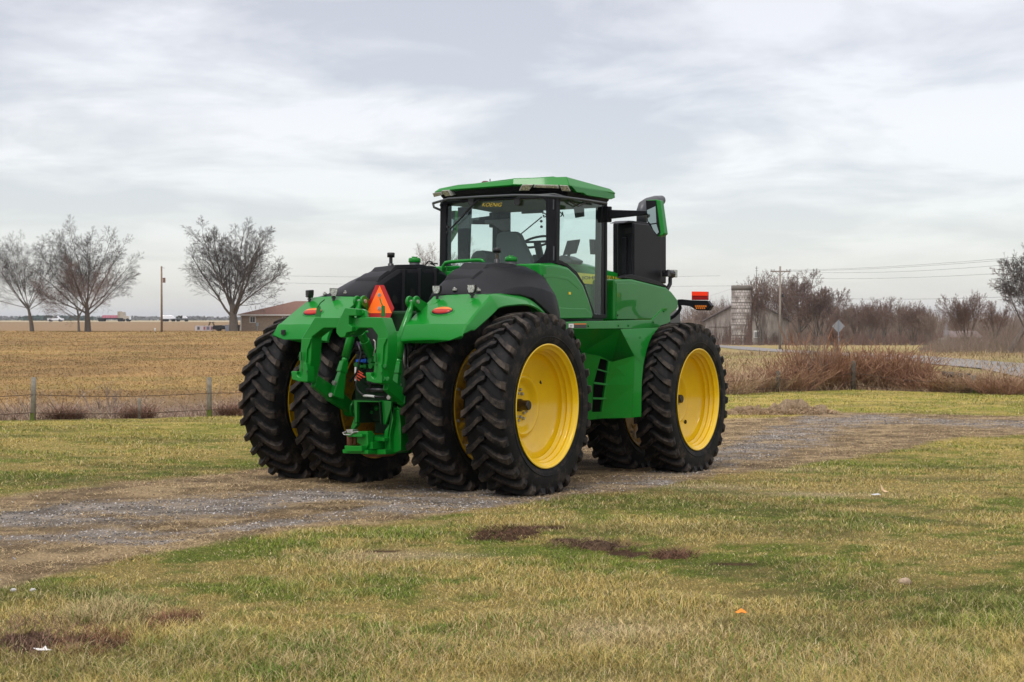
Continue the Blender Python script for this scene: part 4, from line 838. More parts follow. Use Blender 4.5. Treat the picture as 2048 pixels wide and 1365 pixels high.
def ground_col(x,y):
    n1=fbm(x*.22,y*.35,1,4); n2=fbm(x*.9,y*1.3,2,4); n3=fbm(x*4,y*5,3,3); n4=fbm(x*14,y*14,4,2)
    n5=fbm(x*7.5,y*9,6,3); mixn=.24*n1+.32*n2+.22*n3+.22*n5
    g=sst(.44,.575,mixn)
    far=sst(16,26,y)
    green=lerp3(C(.095,.170,.014),C(.180,.215,.024),n4); green=lerp3(green,C(.22,.22,.035),far*.9)
    straw=lerp3(C(.42,.315,.095),C(.55,.42,.16),n3); straw=lerp3(straw,C(.46,.355,.10),far*.9)
    c=lerp3(straw,green,g*.85+.05)
    brt=.85+.3*n2; c=c*brt[:,None]
    olive=sst(.55,.66,fbm(x*.5+31,y*1.1,12,3)); c=lerp3(c,C(.115,.115,.035),olive*.45)
    st=blobs(x,y,SW)*sst(.25,.55,n3+.15); c=lerp3(c,C(.55,.43,.25),st*.8)
    di=blobs(x,y,DW); di=sst(.34,.50,di*(.15+1.45*fbm(x*8,y*6,77,3))); c=lerp3(c,lerp3(C(.075,.038,.020),C(.14,.075,.04),n4),di)
    drive,gr=masks(x,y)
    db=lerp3(C(.175,.118,.070),C(.37,.27,.155),sst(.36,.64,fbm(x*1.8,y*2.8,21,4)*.5+fbm(x*7,y*8,22,3)*.5)); db=lerp3(db,C(.085,.055,.035),sst(.53,.66,fbm(x*2.6,y*5,25,4))*.7)
    c=lerp3(c,db,drive*.95)
    gv=lerp3(C(.125,.108,.092),C(.30,.262,.225),sst(.25,.75,fbm(x*2.2,y*4,31,4))); gv=gv*(.7+.6*fbm(x*24,y*24,33,2))[:,None]
    c=lerp3(c,gv,gr*.92)
    # beyond the fence
    fy=fence_y(x); dd=y-fy; t=x/np.maximum(y,1)
    right=sst(.05,.12,t)
    field=lerp3(C(.34,.215,.088),C(.23,.148,.062),sst(.35,.65,fbm(x*.25,y*.22,51,5)*.6+fbm(x*1.6,y*.8,52,4)*.4))
    field=lerp3(field,C(.24,.19,.06),sst(.5,.72,fbm(x*.12,y*.3,54,3))*.5)
    wild=lerp3(C(.27,.20,.10),C(.37,.28,.12),fbm(x*.3,y*.3,55,4)); wild=lerp3(wild,C(.22,.22,.06),sst(.5,.65,fbm(x*.08,y*.08,57,3))*.5)
    far2=lerp3(field,wild,right)
    band=lerp3(C(.17,.125,.085),C(.30,.235,.19),fbm(x*1.1,y*3,58,4)); band=lerp3(band,C(.11,.075,.05),sst(.5,.66,fbm(x*.8,y*2,59,4))*.7)
    beyond=sst(-.1,.35,dd+jitter(x,y)*.5)
    inb=1-sst(7,12,dd+jitter(x,y)*3)
    c2=lerp3(far2,band,inb*(1-right*.5))
    tan=sst(205,225,y)*(1-right)
    stub=lerp3(C(.28,.19,.105),C(.22,.15,.085),fbm(x*.05,y*.4,61,3)); stub=lerp3(stub,C(.36,.29,.17),sst(440,520,y)); stub=lerp3(stub,C(.33,.29,.20),sst(900,1500,y))
    c2=lerp3(c2,stub,tan)
    gb=np.exp(-((x-17)/3.5)**2-((y-42)/3)**2); c2=lerp3(c2,C(.13,.19,.04),gb)
    c=lerp3(c,c2,beyond)
    return np.clip(c,0.01,1)
def jitter(x,y): return fbm(x*.9,y*.9,63,3)-.5
def micro(x,y): return (fbm(x*3,y*3,80,3)-.5)*.03*(y<60)
tg=np.linspace(-1.25,1.25,561)
ys=[-30,-20,-12,-6,-2,1,3,4,5]; y=5.6
while y<7500: ys.append(y); y*=1.0085
ys=np.array(ys); X=tg[None,:]*(np.maximum(ys,0)+5)[:,None]; Y=np.repeat(ys[:,None],len(tg),1)
xf=X.ravel(); yf=Y.ravel(); zf=ground_z(xf,yf)
dr,gr_=masks(xf,yf)
zf=zf+micro(xf,yf)
nr,nc=X.shape; idx=np.arange(nr*nc).reshape(nr,nc); Fq=np.stack([idx[:-1,:-1],idx[:-1,1:],idx[1:,1:],idx[1:,:-1]],-1).reshape(-1,4)
gm=attrmat('ground_cover',.95,38,.62,1.0,24,.05,.15)
gcol=ground_col(xf,yf); soil=(1-dr)*(1-gr_)*(yf<fence_y(xf)); sh_=1-.42*soil*(1-sst(14,34,yf)); gcol=gcol*sh_[:,None]      # soil is only the lawn mask: lawn ground darker under the blades, fading out with distance
ground=obj_from_np('ground',np.stack([xf,yf,zf],1),Fq,gm,col=gcol,smooth=True); tag(ground,kind='structure')
# ---------------------------------------------------------------- grass blades
def blades(name,px,py,h,w,lean,col,mat_,tipcol=None,droop=.35):
    n=len(px); pz=ground_z(px,py)+micro(px,py)-.005
    a=RNG.random(n)*2*PI; la=RNG.random(n)*2*PI; lx=np.cos(la)*lean*h; ly=np.sin(la)*lean*h
    wx=np.cos(a)*w/2; wy=np.sin(a)*w/2
    B=np.stack([px,py,pz],1); V=np.empty((n,6,3))
    for k,(t,ww) in enumerate(((0,1),(.55,.8),(1,.18))):
        bend=t**1.7; zz=h*t*(1-droop*t*np.minimum(lean,1.2))
        cx=px+lx*bend; cy=py+ly*bend
        V[:,2*k]=np.stack([cx-wx*ww,cy-wy*ww,pz+zz],1); V[:,2*k+1]=np.stack([cx+wx*ww,cy+wy*ww,pz+zz],1)
    b=np.arange(n)[:,None]*6
    Fq=np.concatenate([b+np.array([0,1,3,2]),b+np.array([2,3,5,4])],0)
    cc=np.repeat(col[:,None,:],6,1)
    if tipcol is not None: cc[:,4:]=cc[:,4:]*.5+tipcol*.5
    o=obj_from_np(name,V.reshape(-1,3),Fq,mat_,col=cc.reshape(-1,3)); return o
blm=attrmat('grass_blades',.75,3,.12,0,spec=.25)
N=820000
d=6.0*np.exp(RNG.random(N)*math.log(46/6.0)); px=(RNG.random(N)*2-1)*(.46*d+1.0); py=d
keep=(py<fence_y(px)-.15)
px=px[keep];py=py[keep];d=d[keep]
dr,gr_=masks(px,py); k=RNG.random(len(px))>np.clip(gr_*.9+dr*dr*.40,0,.97); px=px[k];py=py[k];d=d[k];dr=dr[k];gr_=gr_[k]
di=sst(.34,.50,blobs(px,py,DW)*(.15+1.45*fbm(px*8,py*6,77,3))); k=RNG.random(len(px))>di*.8; px=px[k];py=py[k];d=d[k];dr=dr[k]
col=ground_col(px,py)*1.12
n=len(px); j=RNG.random(n)
stray=(RNG.random(n)<.22)[:,None]; col=np.where(stray,C(.50,.40,.22)*(.7+.5*j[:,None]),col)
gs=(RNG.random(n)<.14)[:,None]*(1-dr[:,None]>.5); col=np.where(gs,C(.085,.155,.022)*(.7+.7*j[:,None]),col)
col=np.clip(col*(.65+.7*RNG.random(n))[:,None],.01,.9)
hn=fbm(px*1.3,py*1.3,90,3); hgt=(.016+.026*sst(.35,.7,hn))*(.6+.8*RNG.random(n))
long_=sst(.0,.7,(9.2-py)/1.6+(fbm(px*.8,py*1.5,91,3)-.5)*2.2)*sst(-3.0,-1.6,px+(py-7)*.2)
hgt*=1+1.3*long_; hgt*=np.where(dr>.4,.6,1)*(1+.012*d)
w=.0029*(d/7)**.85*(.7+.6*RNG.random(n)); lean=.35+1.0*RNG.random(n)+np.where(dr>.4,.8,0)
grass=blades('grass',px,py,hgt,w,lean,col,blm); tag(grass,'short patchy lawn grass, part green and part straw-coloured, on both sides of the drive','grass',kind='stuff')
# tufts of longer pale grass
def tuft(u,v,rad,hh,cnt,dry,label,spread=1.0):
    cx,cy=G(u,v); r=rad*np.sqrt(RNG.random(cnt)); a=RNG.random(cnt)*2*PI
    x=cx+r*np.cos(a); y=cy+r*np.sin(a)*1.4
    c=np.where((RNG.random(cnt)<dry)[:,None],C(.46,.36,.18),C(.12,.20,.03))*(.6+.7*RNG.random(cnt))[:,None]
    o=blades('grass_tuft',x,y,hh*(.5+.7*RNG.random(cnt)),np.full(cnt,.0045),(.2+spread*RNG.random(cnt)),c,blm); return tag(o,label,'grass tuft','tufts of long grass in the lawn')
tuft(215,1235,.22,.13,900,.8,'pale dry grass tuft standing left of the reddish weeds')
tuft(730,1310,.45,.085,1600,.6,'straw and green tuft cut off by the bottom edge, left of centre')
tuft(580,1320,.40,.08,1300,.55,'green grass tuft at the bottom edge between two pale tufts')
tuft(1000,1280,.42,.07,1300,.6,'low spreading tuft below the bare soil patches')
tuft(1500,1330,.45,.09,1500,.65,'long pale tuft at the bottom edge below the orange leaf')
tuft(1830,1340,.40,.09,1300,.7,'long pale tuft nearest the bottom right corner')
# reddish low weeds
wm=attrmat('weed_stems',.85,3,.2,0)
for (u,v,r,c_,lb) in((1050//3+0,1245,.16,420,'small clump of rust-red dead weeds right of the pale tuft'),(185,1290,.22,500,'rust-red dead weeds above the scrap of white litter'),(45,1285,.4,900,'brown dead weeds at the left edge of the lawn')):
    cx,cy=G(u,v); q=r*np.sqrt(RNG.random(c_)); a=RNG.random(c_)*2*PI
    col=C(.24,.125,.07)*(.5+.9*RNG.random(c_))[:,None]
    if u==45: col=C(.20,.12,.085)*(.5+.9*RNG.random(c_))[:,None]
    tag(blades('weed_clump',cx+q*np.cos(a),cy+q*np.sin(a)*1.5,.05+.05*RNG.random(c_),np.full(c_,.004),.3+1.2*RNG.random(c_),col,wm),lb,'weeds','dead weeds in the lawn')
# ---------------------------------------------------------------- gravel stones
n=190000; d=9+RNG.random(n)**1.3*24; px=(RNG.random(n)*2-1)*(.45*d+1); py=d; dr,gr_=masks(px,py); k=(RNG.random(n)<gr_*.9+.03*dr)&(py<yU(px)+.3); px=px[k];py=py[k]; n=len(px)
s=(.0035+.008*RNG.random(n)**3)*(1+.03*py); pz=ground_z(px,py)+micro(px,py)
oc=np.array([[1,0,0],[-1,0,0],[0,1,0],[0,-1,0],[0,0,.7],[0,0,-.5]],float); V=oc[None]*(.6+.8*RNG.random((n,6,1)))*s[:,None,None]; V=V+np.stack([px,py,pz],1)[:,None]
Ft=np.array([[0,2,4],[2,1,4],[1,3,4],[3,0,4],[2,0,5],[1,2,5],[3,1,5],[0,3,5]])[None]+np.arange(n)[:,None,None]*6
g_=(.06+.50*RNG.random(n)**1.8)[:,None]*C(1,.94,.89); gc=np.repeat(g_[:,None,:],6,1).reshape(-1,3)
tag(obj_from_np('gravel',V.reshape(-1,3),Ft.reshape(-1,3),attrmat('gravel_stone',.85,60,.2,0),col=gc),'loose grey gravel stones worn into the drive','gravel',kind='stuff')
# dead thatch lying on the drive
n=330000; d=9*np.exp(RNG.random(n)*math.log(35/9)); px=(RNG.random(n)*2-1)*(.45*d+1); py=d; dr,gr_=masks(px,py); k=(RNG.random(n)<dr*(1-.70*gr_)*(.15+.85*sst(.38,.6,fbm(px*2.2,py*3.5,95,4)))); px=px[k];py=py[k]; n=len(px)
c=np.where((RNG.random(n)<.6)[:,None],C(.52,.39,.21),C(.22,.15,.085))*(.5+.9*RNG.random(n))[:,None]
tag(blades('dead_thatch',px,py,.022+.03*RNG.random(n),.0035*(py/9)**.8,.9+1.6*RNG.random(n),c,wm,droop=.5),'brown dead grass and thatch lying along the drive','dead grass',kind='stuff')
# ---------------------------------------------------------------- heaps, stones, litter
def mound(name,u,v,rx,ry,h,col,label,cat,seed,strands=0,group=None):
    cx,cy=G(u,v); g=np.linspace(-1,1,36); A,B=np.meshgrid(g,g); q=np.clip(1-(A**2+B**2)*(.55+1.5*fbm((cx+A*rx)*9,(cy+B*ry)*7,seed+9,3)),0,1); x=cx+A.ravel()*rx; y=cy+B.ravel()*ry
    nz=fbm(x*7,y*7,seed,4); z=ground_z(x,y)-.02+q.ravel()**.7*h*(.1+2.0*sst(.3,.75,nz))
    ii=np.arange(36*36).reshape(36,36); Fq=np.stack([ii[:-1,:-1],ii[:-1,1:],ii[1:,1:],ii[1:,:-1]],-1).reshape(-1,4)
    c=np.array([col])*(.55+.9*fbm(x*16,y*16,seed+5,3))[:,None]
    o=obj_from_np(name,np.stack([x,y,z],1),Fq,gm,col=c)
    if strands:
        a=RNG.random(strands)*2*PI; r=np.sqrt(RNG.random(strands)); sx=cx+np.cos(a)*r*rx; sy=cy+np.sin(a)*r*ry
        cc=np.array([col])*1.5*(.5+1.0*RNG.random(strands))[:,None]
        b=blades('strand',sx,sy,.04+.05*RNG.random(strands),np.full(strands,.010 if rx>.6 else .005),1.0+1.4*RNG.random(strands),cc,wm)
        n_=len(b.data.vertices); co_=np.empty(n_*3); b.data.vertices.foreach_get('co',co_); co_=co_.reshape(-1,6,3)
        add=h*.75*np.clip(1-r**2,0,1)**.8*(.35+1.3*fbm(sx*7,sy*7,seed,4)); co_[:,:,2]+=add[:,None]; b.data.vertices.foreach_set('co',co_.ravel()); b.parent=o; b.name='loose_straw'
        b['kind']='stuff'
    return tag(o,label,cat,group)
mound('cut_grass_heap',1590,827,1.0,.6,.18,(.30,.22,.14),'heap of old cut grass at the far edge of the drive','heap',200,5000)
mound('grass_clippings',1500,829,1.1,.4,.12,(.28,.20,.12),'flat low line of clippings left of the taller grass heap','heap',205,2500)
mound('soil_clods',1012,1070,.32,.40,.045,(.075,.042,.024),'largest dark brown turned soil patch in the lawn below the rear wheels','soil patch',210,500,'turned soil patches')
mound('soil_clods',1185,1093,.40,.28,.03,(.09,.055,.034),'long thin turned soil patch in the middle of the three','soil patch',214,400,'turned soil patches')
mound('soil_clods',1348,1113,.20,.22,.03,(.095,.05,.030),'small reddish turned soil patch, rightmost of the three','soil patch',218,250,'turned soil patches')
def stone(u,v,r,col,label,seed,name='stone',cat='stone',sq=.6):
    x,y=G(u,v); rr=random.Random(seed); mb=MB(); mb.ball((0,0,0),(r,r*.8,r*sq),10,7); V=[]
    mb.v=[tuple(c*(1+.22*(rr.random()-.5)) for c in p) for p in mb.v]
    o=mb.build(name,mat(name,col,.8,bump=(80,.4,.01),noise=(40,tuple(c*.5 for c in col),.4,.7)),smooth=True,loc=(x,y,gz(x,y)+r*sq*.55)); return tag(o,label,cat)
stone(1810,1168,.045,(.42,.31,.21),'tan fist-sized stone in the grass at lower right',1)
stone(66,1183,.022,(.62,.60,.58),'white pebble on the lawn edge at far left, right one of two',2,'pebble','pebble'); stone(27,1183,.022,(.58,.56,.54),'white pebble nearest the left edge of the lawn',3,'pebble','pebble')
def leafy(u,v,pts,col,label,name,cat,sc,z=.03):
    x,y=G(u,v); mb=MB(); P=[Vector((a*sc,b*sc*.6,z+c*sc)) for a,b,c in pts]; mb.add([(0,0,z+.012)]+P,[(0,i+1,(i+1)%len(P)+1) for i in range(len(P))])
    o=mb.build(name,mat(name,col,.7),fix=False,loc=(x,y,gz(x,y))); so=o.modifiers.new('solid','SOLIDIFY'); so.thickness=.002; return tag(o,label,cat)
leafy(1482,1236,[(1,0,.1),(.6,.5,.4),(.1,.8,.7),(-.3,.4,.5),(-1,.3,.1),(-.6,-.4,.0),(.1,-.5,.2),(.7,-.4,0)],(.75,.24,.02),'bright orange fallen leaf in the lower right lawn','fallen_leaf','leaf',.036)
leafy(85,1313,[(1.2,0,.1),(.5,.3,.2),(.2,.9,.5),(-.2,.3,.2),(-1.2,.3,.3),(-.5,-.3,.1),(.3,-.4,.1)],(.75,.74,.72),'scrap of white litter among the weeds at lower left','litter','litter',.045)
leafy(1752,996,[(1,0,.1),(.5,.5,.3),(-.3,.6,.2),(-1,.2,.1),(-.4,-.4,0),(.4,-.5,.1)],(.5,.5,.5),'crumpled grey-white litter in the right-hand lawn','litter','litter',.055)
leafy(1766,990,[(1.2,-.2,.0),(.3,.2,.5),(-.6,.1,2.0),(-.4,-.2,.6),(.2,-.3,.1)],(.70,.50,.30),'curled tan leaf sticking up beside the grey litter','fallen_leaf','leaf',.05)
# ================================================================ TREES
class Tree:
    def __init__(s,seed): s.r=random.Random(seed); s.tv=[];s.tf=[];s.cv=[];s.cf=[]
    def seg(s,pts,rs,sides,crown):
        V,Fc=(s.cv,s.cf) if crown else (s.tv,s.tf); b=len(V); prev=None
        for i,p in enumerate(pts):
            d=(pts[min(i+1,len(pts)-1)]-pts[max(i-1,0)])
            if d.length<1e-9: d=Vector((0,0,1))
            d.normalize(); a=d.orthogonal() if prev is None else prev-d*prev.dot(d); a.normalize(); prev=a; c=d.cross(a)
            for k in range(sides):
                t=2*PI*k/sides; V.append(tuple(p+(a*math.cos(t)+c*math.sin(t))*rs[i]))
        for i in range(len(pts)-1):
            for k in range(sides):
                k2=(k+1)%sides; Fc.append((b+i*sides+k,b+i*sides+k2,b+(i+1)*sides+k2,b+(i+1)*sides+k))
    def grow(s,p,d,L,r,lv,P):
        rr=s.r; n=[6,6,4,3,2,2][lv]; pts=[p.copy()];rs=[r]; dd=d.normalized()
        tipr=max(r*(.45 if lv==0 else .22),P['tw']*.7); up=P['up'][lv]
        for i in range(n):
            w=P['wob'][lv]; dd=(dd+Vector((rr.uniform(-w,w),rr.uniform(-w,w),rr.uniform(-w,w)+up))).normalized()
            pts.append(pts[-1]+dd*(L/n)); rs.append(r+(tipr-r)*((i+1)/n))
        s.seg(pts,rs,[9,6,5,3,3,3][lv],lv>=2)
        if lv>=P['max']: return
        cn=P['n'][lv]; lo=P['lo'][lv]
        for k in range(cn):
            t=lo+(1-lo)*((k+.3+.7*rr.random())/cn); t=min(t,.999); i=int(t*n); f=t*n-i; q=pts[i].lerp(pts[min(i+1,n)],f)
            base=(pts[min(i+1,n)]-pts[i]).normalized(); az=2*PI*(k*.382+rr.random()*.25); ang=math.radians(rr.uniform(*P['ang'][lv]))
            if t>.93: ang*=.4
            o=base.orthogonal().normalized(); o=Matrix.Rotation(az,3,base)@o; cd=(base*math.cos(ang)+o*math.sin(ang)).normalized()
            cl=L*rr.uniform(*P['len'][lv])*(1-P['tap'][lv]*(t-lo)/(1-lo+1e-6))
            cr=max((rs[i]*(1-f)+rs[min(i+1,n)]*f)*P['rr'][lv],P['tw'])
            s.grow(q,cd,cl,cr,lv+1,P)
DEF=dict(max=5,n=[9,8,6,5,3],lo=[.35,.25,.2,.2,.2],ang=[(18,52),(24,46),(24,48),(22,48),(20,45)],len=[(1.5,2.1),(.40,.60),(.42,.62),(.42,.62),(.45,.7)],tap=[.35,.55,.45,.4,.3],rr=[.42,.42,.45,.5,.55],up=[.0,.05,.04,.03,.02,.01],wob=[.04,.09,.12,.14,.15,.15],tw=.0085)
bark=mat('bark',(.105,.088,.072),.9,bump=(12,.6,.05),noise=(4,(.16,.135,.115),.4,.7))
twig=mat('twigs',(.058,.047,.042),.9); twigr=mat('twigs_reddish',(.17,.108,.085),.9); twigb=mat('brush_stems',(.28,.140,.080),.9,noise=(1.5,(.36,.22,.13),.4,.65))
twigt=mat('pale_twigs',(.22,.165,.13),.9)
def tree_meshes(seed,H,**kw):
    P=dict(DEF); P.update(kw); t=Tree(seed); th=P.get('th',.28)*H; lean=P.get('lean',0)
    forks=P.get('forks',1)
    for f in range(forks):
        a=2*PI*f/forks+.6; sp=P.get('fs',0)
        d=Vector((math.cos(a)*sp+lean,math.sin(a)*sp,1)); t.grow(Vector((math.cos(a)*.15*(forks>1),math.sin(a)*.15*(forks>1),-.3)),d,th,P.get('r',.4),0,P)
    # scale to the wanted height
    mz=max(v[2] for v in t.cv); k=H/mz
    def sc(V): return np.array(V,float)*np.array([k*P.get('wx',1),k*P.get('wx',1),k])
    return (sc(t.tv),np.array(t.tf,int)),(sc(t.cv),np.array(t.cf,int))
def mkmesh(name,VF,m):
    o=obj_from_np(name,VF[0],VF[1],m); me=o.data; bpy.data.objects.remove(o); return me
def tree_kind(seed,H,m2,m1=None,**kw):
    a,b=tree_meshes(seed,H,**kw); return mkmesh('trunk',a,m1 or bark),mkmesh('crown',b,m2)
def put_tree(kind,x,y,rz,sc,label,group,cat='tree',name='bare_tree'):
    e=empty(name,(x,y,gz(x,y)),(0,0,rz)); e.scale=(sc[0],sc[0],sc[1]) if isinstance(sc,tuple) else (sc,)*3
    link('trunk',kind[0],e); link('crown',kind[1],e); return tag(e,label,cat,group)
gl='bare trees standing beyond the brown field'
HP=dict(n=[13,11,8,5,4],ang=[(14,74),(22,46),(24,46),(22,46),(20,45)],len=[(2.2,2.9),(.34,.52),(.42,.6),(.42,.6),(.45,.7)],up=[0,.045,.03,.02,.01,.0],tap=[.15,.6,.45,.4,.3],rr=[.37,.43,.45,.5,.6],tw=.0070)
K=tree_kind(200,15.8,twig,th=.32,r=.36,wx=1.22,lo=[.80,.15,.15,.2,.2],**HP)
put_tree(K,at(64,205),205,.4,1.0,'bare spreading tree nearest the left edge of the photo, on a straight trunk',gl)
K=tree_kind(206,17.4,twig,th=.24,r=.42,wx=1.12,lo=[.55,.15,.15,.2,.2],**HP)
put_tree(K,at(176,203),203,0,1.0,'tallest bare tree at left, with a thick low-branching trunk, beside a thinner one',gl)
K=tree_kind(203,11.5,twigr,th=.30,r=.24,wx=1.0,lo=[.6,.2,.2,.2,.2],**HP)
put_tree(K,at(158,200),200,2.0,1.0,'thinner reddish bare tree tucked against the left side of the tallest one',gl)
K=tree_kind(204,17.4,twig,th=.17,r=.42,wx=1.25,lo=[.45,.15,.15,.2,.2],**HP)
put_tree(K,at(468,212),212,0,1.0,'broad bare tree with several stems beside the brick house',gl)
K=tree_kind(44,15.5,twigr,th=.3,n=[8,8,6,5,3],r=.3)
put_tree(K,at(893,225),225,.2,1.0,'reddish bare tree half hidden behind the left side of the tractor cab',gl)
# conifers
def conifer(x,y,h,label,seed):
    r=random.Random(seed); e=empty('conifer',(x,y,gz(x,y))); mb=MB(); mb.tube([(0,0,-.2),(0,0,h)],[.18,.03],8); mb.build('trunk',bark,e)
    V=[];Fq=[]
    for i in range(2600):
        t=r.random()**.8; a=r.random()*2*PI; R=h*.24*(1-t)*(.35+.65*r.random()**.5)*(1+.25*math.sin(a*5+t*30)); z=h*(.08+.92*t); p=Vector((R*math.cos(a),R*math.sin(a),z-R*.25)); s_=.22
        d=Vector((math.cos(a),math.sin(a),-.3+r.random()*.3))*s_; o=Vector((-math.sin(a),math.cos(a),r.uniform(-.3,.3)))*s_*.5; b=len(V); V+=[p-o,p+d,p+o,p-d*.4]; Fq.append((b,b+1,b+2,b+3))
    obj_from_np('crown',np.array([tuple(v) for v in V]),np.array(Fq),mat('needles',(.030,.050,.024),.8),e); return tag(e,label,'conifer')
conifer(at(1066,200),200,11.0,'dark conifer seen through the tractor cab windows',1)
conifer(at(606,238),238,4.8,'small dark evergreen showing above the brick house roof',2)
# ---- right-hand trees
SRED=tree_kind(51,12,twigr,bark,th=.22,n=[8,8,6,5,3],r=.24,ang=[(12,44),(20,42),(22,46),(22,46),(20,45)],tw=.011)
SGRY=tree_kind(57,12,twigt,bark,th=.25,n=[8,7,6,5,3],r=.22,ang=[(12,40),(18,40),(22,46),(22,46),(20,45)],tw=.011)
SMUL=tree_kind(63,12,twigr,bark,th=.12,forks=4,fs=.25,n=[4,8,6,4,3],r=.17,len=[(3.0,4.2),(.42,.6),(.4,.6),(.4,.6),(.45,.7)],ang=[(8,32),(18,40),(24,46),(22,46),(20,45)],tw=.011)
SDNS=tree_kind(69,10,twigr,bark,th=.14,forks=3,fs=.2,n=[5,8,6,5,3],r=.16,len=[(2.4,3.4),(.42,.6),(.42,.6),(.4,.6),(.45,.7)],ang=[(12,40),(22,44),(24,46),(22,46),(20,45)],tw=.011)
gr='bare trees round the old barn and along the far road'
def rt(kind,u,top,dist,rz,label,wx=1.0,g=gr,dh=None):
    x=at(u,dist); zb=gz(x,dist); h=CAMH+(640-top)/F*dist-zb; nat=dh
    k=h/nat; put_tree(kind,x,dist,rz,(k*wx,k),label,g)
rt(SMUL,1522,538,262,.5,'slender many-stemmed bare tree in front of the barn, just right of the silo',.62,dh=12)
rt(SRED,1598,536,275,1.1,'big round bare tree behind the utility pole at the right end of the barn',1.1,dh=12)
rt(SDNS,1640,560,268,2.1,'dense bare tree just right of the big round one by the barn',1.0,dh=10)
rt(SGRY,1448,590,300,.3,'grey bare tree left of the silo behind the barn',.8,dh=12)
rt(SRED,1410,612,310,2.3,'low bare tree behind the red reflector on the tractor',.9,dh=12)
rt(SMUL,1565,548,285,3.3,'thin bare tree rising behind the barn roof left of the pole',.7,dh=12)
xs=[(1668,612),(1692,604),(1716,596),(1742,602),(1768,592),(1800,594),(1826,600),(1850,628)]
for i,(u,tp_) in enumerate(xs):
    rt([SRED,SGRY,SDNS,SMUL][i%4],u,tp_,255+12*(i%3),i*1.7,'reddish bare tree in the row beyond the far road',.95,'row of bare trees beyond the far road',dh=[12,12,10,12][i%4])
rt(SMUL,1934,578,150,1.2,'pale many-stemmed bare tree right of the pointed turret',.9,dh=12)
rt(SGRY,1862,612,190,.4,'small thin bare tree left of the pointed turret',.9,dh=12)
rt(SRED,1990,600,140,2.9,'bare tree in the thicket left of the leaning tree',.9,dh=12)
rt(SDNS,1672,650,110,.7,'small bare bush-like tree beside the diamond road sign',.8,dh=10)
rt(SGRY,1694,640,112,1.7,'thin young bare tree just right of the diamond road sign',.6,dh=12)
LEAN=tree_kind(77,13,twig,bark,th=.42,lean=.34,n=[10,9,8,6,4],r=.26,ang=[(25,75),(28,60),(28,60),(25,60),(20,50)],wob=[.12,.22,.22,.2,.2,.2],lo=[.4,.2,.2,.15,.2],len=[(.8,1.25),(.5,.7),(.45,.65),(.4,.6),(.45,.7)],tw=.0095)
x=at(2016,112); e=put_tree(LEAN,x,112,0,(.78,.72),'large dark crooked tree with a leaning trunk at the right edge of the photo',gr)
rt(SRED,2062,520,118,1.9,'dark bare tree cut off by the right edge behind the leaning tree',.9,dh=12)
# far woods and undergrowth belts (stuff)
def woods(name,u0,u1,d0,d1,top,n,mt,label,seed,wid=.05,jit=14,base=None):
    r=random.Random(seed); V=[];Fq=[]
    for i in range(n):
        u=r.uniform(u0,u1); dd=r.uniform(d0,d1); x=at(u,dd); zb=gz(x,dd); tp_=top(u)+r.random()**1.5*jit
        h=(CAMH+(640-tp_)/F*dd-zb)*(.55+.45*r.random()); p=Vector((x,dd,zb-.1)); dr_=Vector((r.gauss(0,.22),r.gauss(0,.22),1)).normalized(); w_=wid*dd/280
        q=p+dr_*h*.5; dr2=(dr_+Vector((r.gauss(0,.25),r.gauss(0,.25),0))).normalized(); t=q+dr2*h*.5
        def st(a,b,wa,wb):
            d=(b-a).normalized(); o=d.orthogonal().normalized(); o2=d.cross(o); B=len(V)
            for P_,w2 in((a,wa),(b,wb)):
                for k in range(3): V.append(tuple(P_+(o*math.cos(2.09*k)+o2*math.sin(2.09*k))*w2))
            for k in range(3): Fq.append((B+k,B+(k+1)%3,B+3+(k+1)%3,B+3+k))
        st(p,q,w_,w_*.6); st(q,t,w_*.6,w_*.2)
        for _ in range(4):
            s_=p.lerp(q,r.uniform(.4,1)) if r.random()<.5 else q.lerp(t,r.random()*.8); st(s_,s_+(dr2+Vector((r.gauss(0,.5),r.gauss(0,.5),.1))).normalized()*h*.25,w_*.5,w_*.15)
    return tag(obj_from_np(name,np.array(V),np.array(Fq),mt),label,'woods' if 'woods' in name else 'undergrowth',kind='stuff')
woods('far_woods',1370,2120,300,380,lambda u: np.interp(u,[1370,1450,1500,1700,1830,1870,2120],[596,588,588,600,598,612,606]),6000,twigt,'hazy reddish-grey bare woods closing the view behind the barn and road',1,.055,30)
woods('undergrowth',1395,2110,245,298,lambda u: np.interp(u,[1395,1415,1565,1600,1700,1900,2110],[655,676,676,655,652,655,650]),3300,twigr,'tangled brown undergrowth at the foot of the far trees',2,.045,26)
woods('undergrowth',1840,2120,105,150,lambda u: np.interp(u,[1840,1900,2120],[680,655,630]),2600,twigt,'dark tangled thicket at the foot of the trees near the right edge',3,.035,36)
def belt(name,u0,u1,dist,h0,n,mt,label,seed,cr=3.4):
    r=random.Random(seed); V=[];Fq=[]
    cl=[(r.uniform(u0,u1),r.uniform(.5,1)) for _ in range(max(12,n//90))]
    for i in range(n):
        cu,ch=cl[r.randrange(len(cl))]; dd=dist*(1+.1*r.random()); x=at(cu,dd)+r.gauss(0,cr*2); z=gz(x,dd)+max(0,h0*ch*(r.random()**.7)); s_=.7+r.random()
        p=Vector((x,dd+r.uniform(-cr,cr),z)); a=Vector((r.gauss(0,1),r.gauss(0,1),r.gauss(0,1))).normalized()*s_; b=a.orthogonal().normalized()*s_*.7; B=len(V); V+=[tuple(p-a),tuple(p-b),tuple(p+a),tuple(p+b)]; Fq.append((B,B+1,B+2,B+3))
    return tag(obj_from_np(name,np.array(V),np.array(Fq),mt),label,'woods',kind='stuff')
fm=mat('far_wood',(.12,.12,.12),1.0); fm2=mat('far_evergreens',(.045,.07,.06),1.0)
belt('far_woods',-40,1450,1500,4.6,12000,fm,'thin blue-grey line of woods on the far left horizon',5)
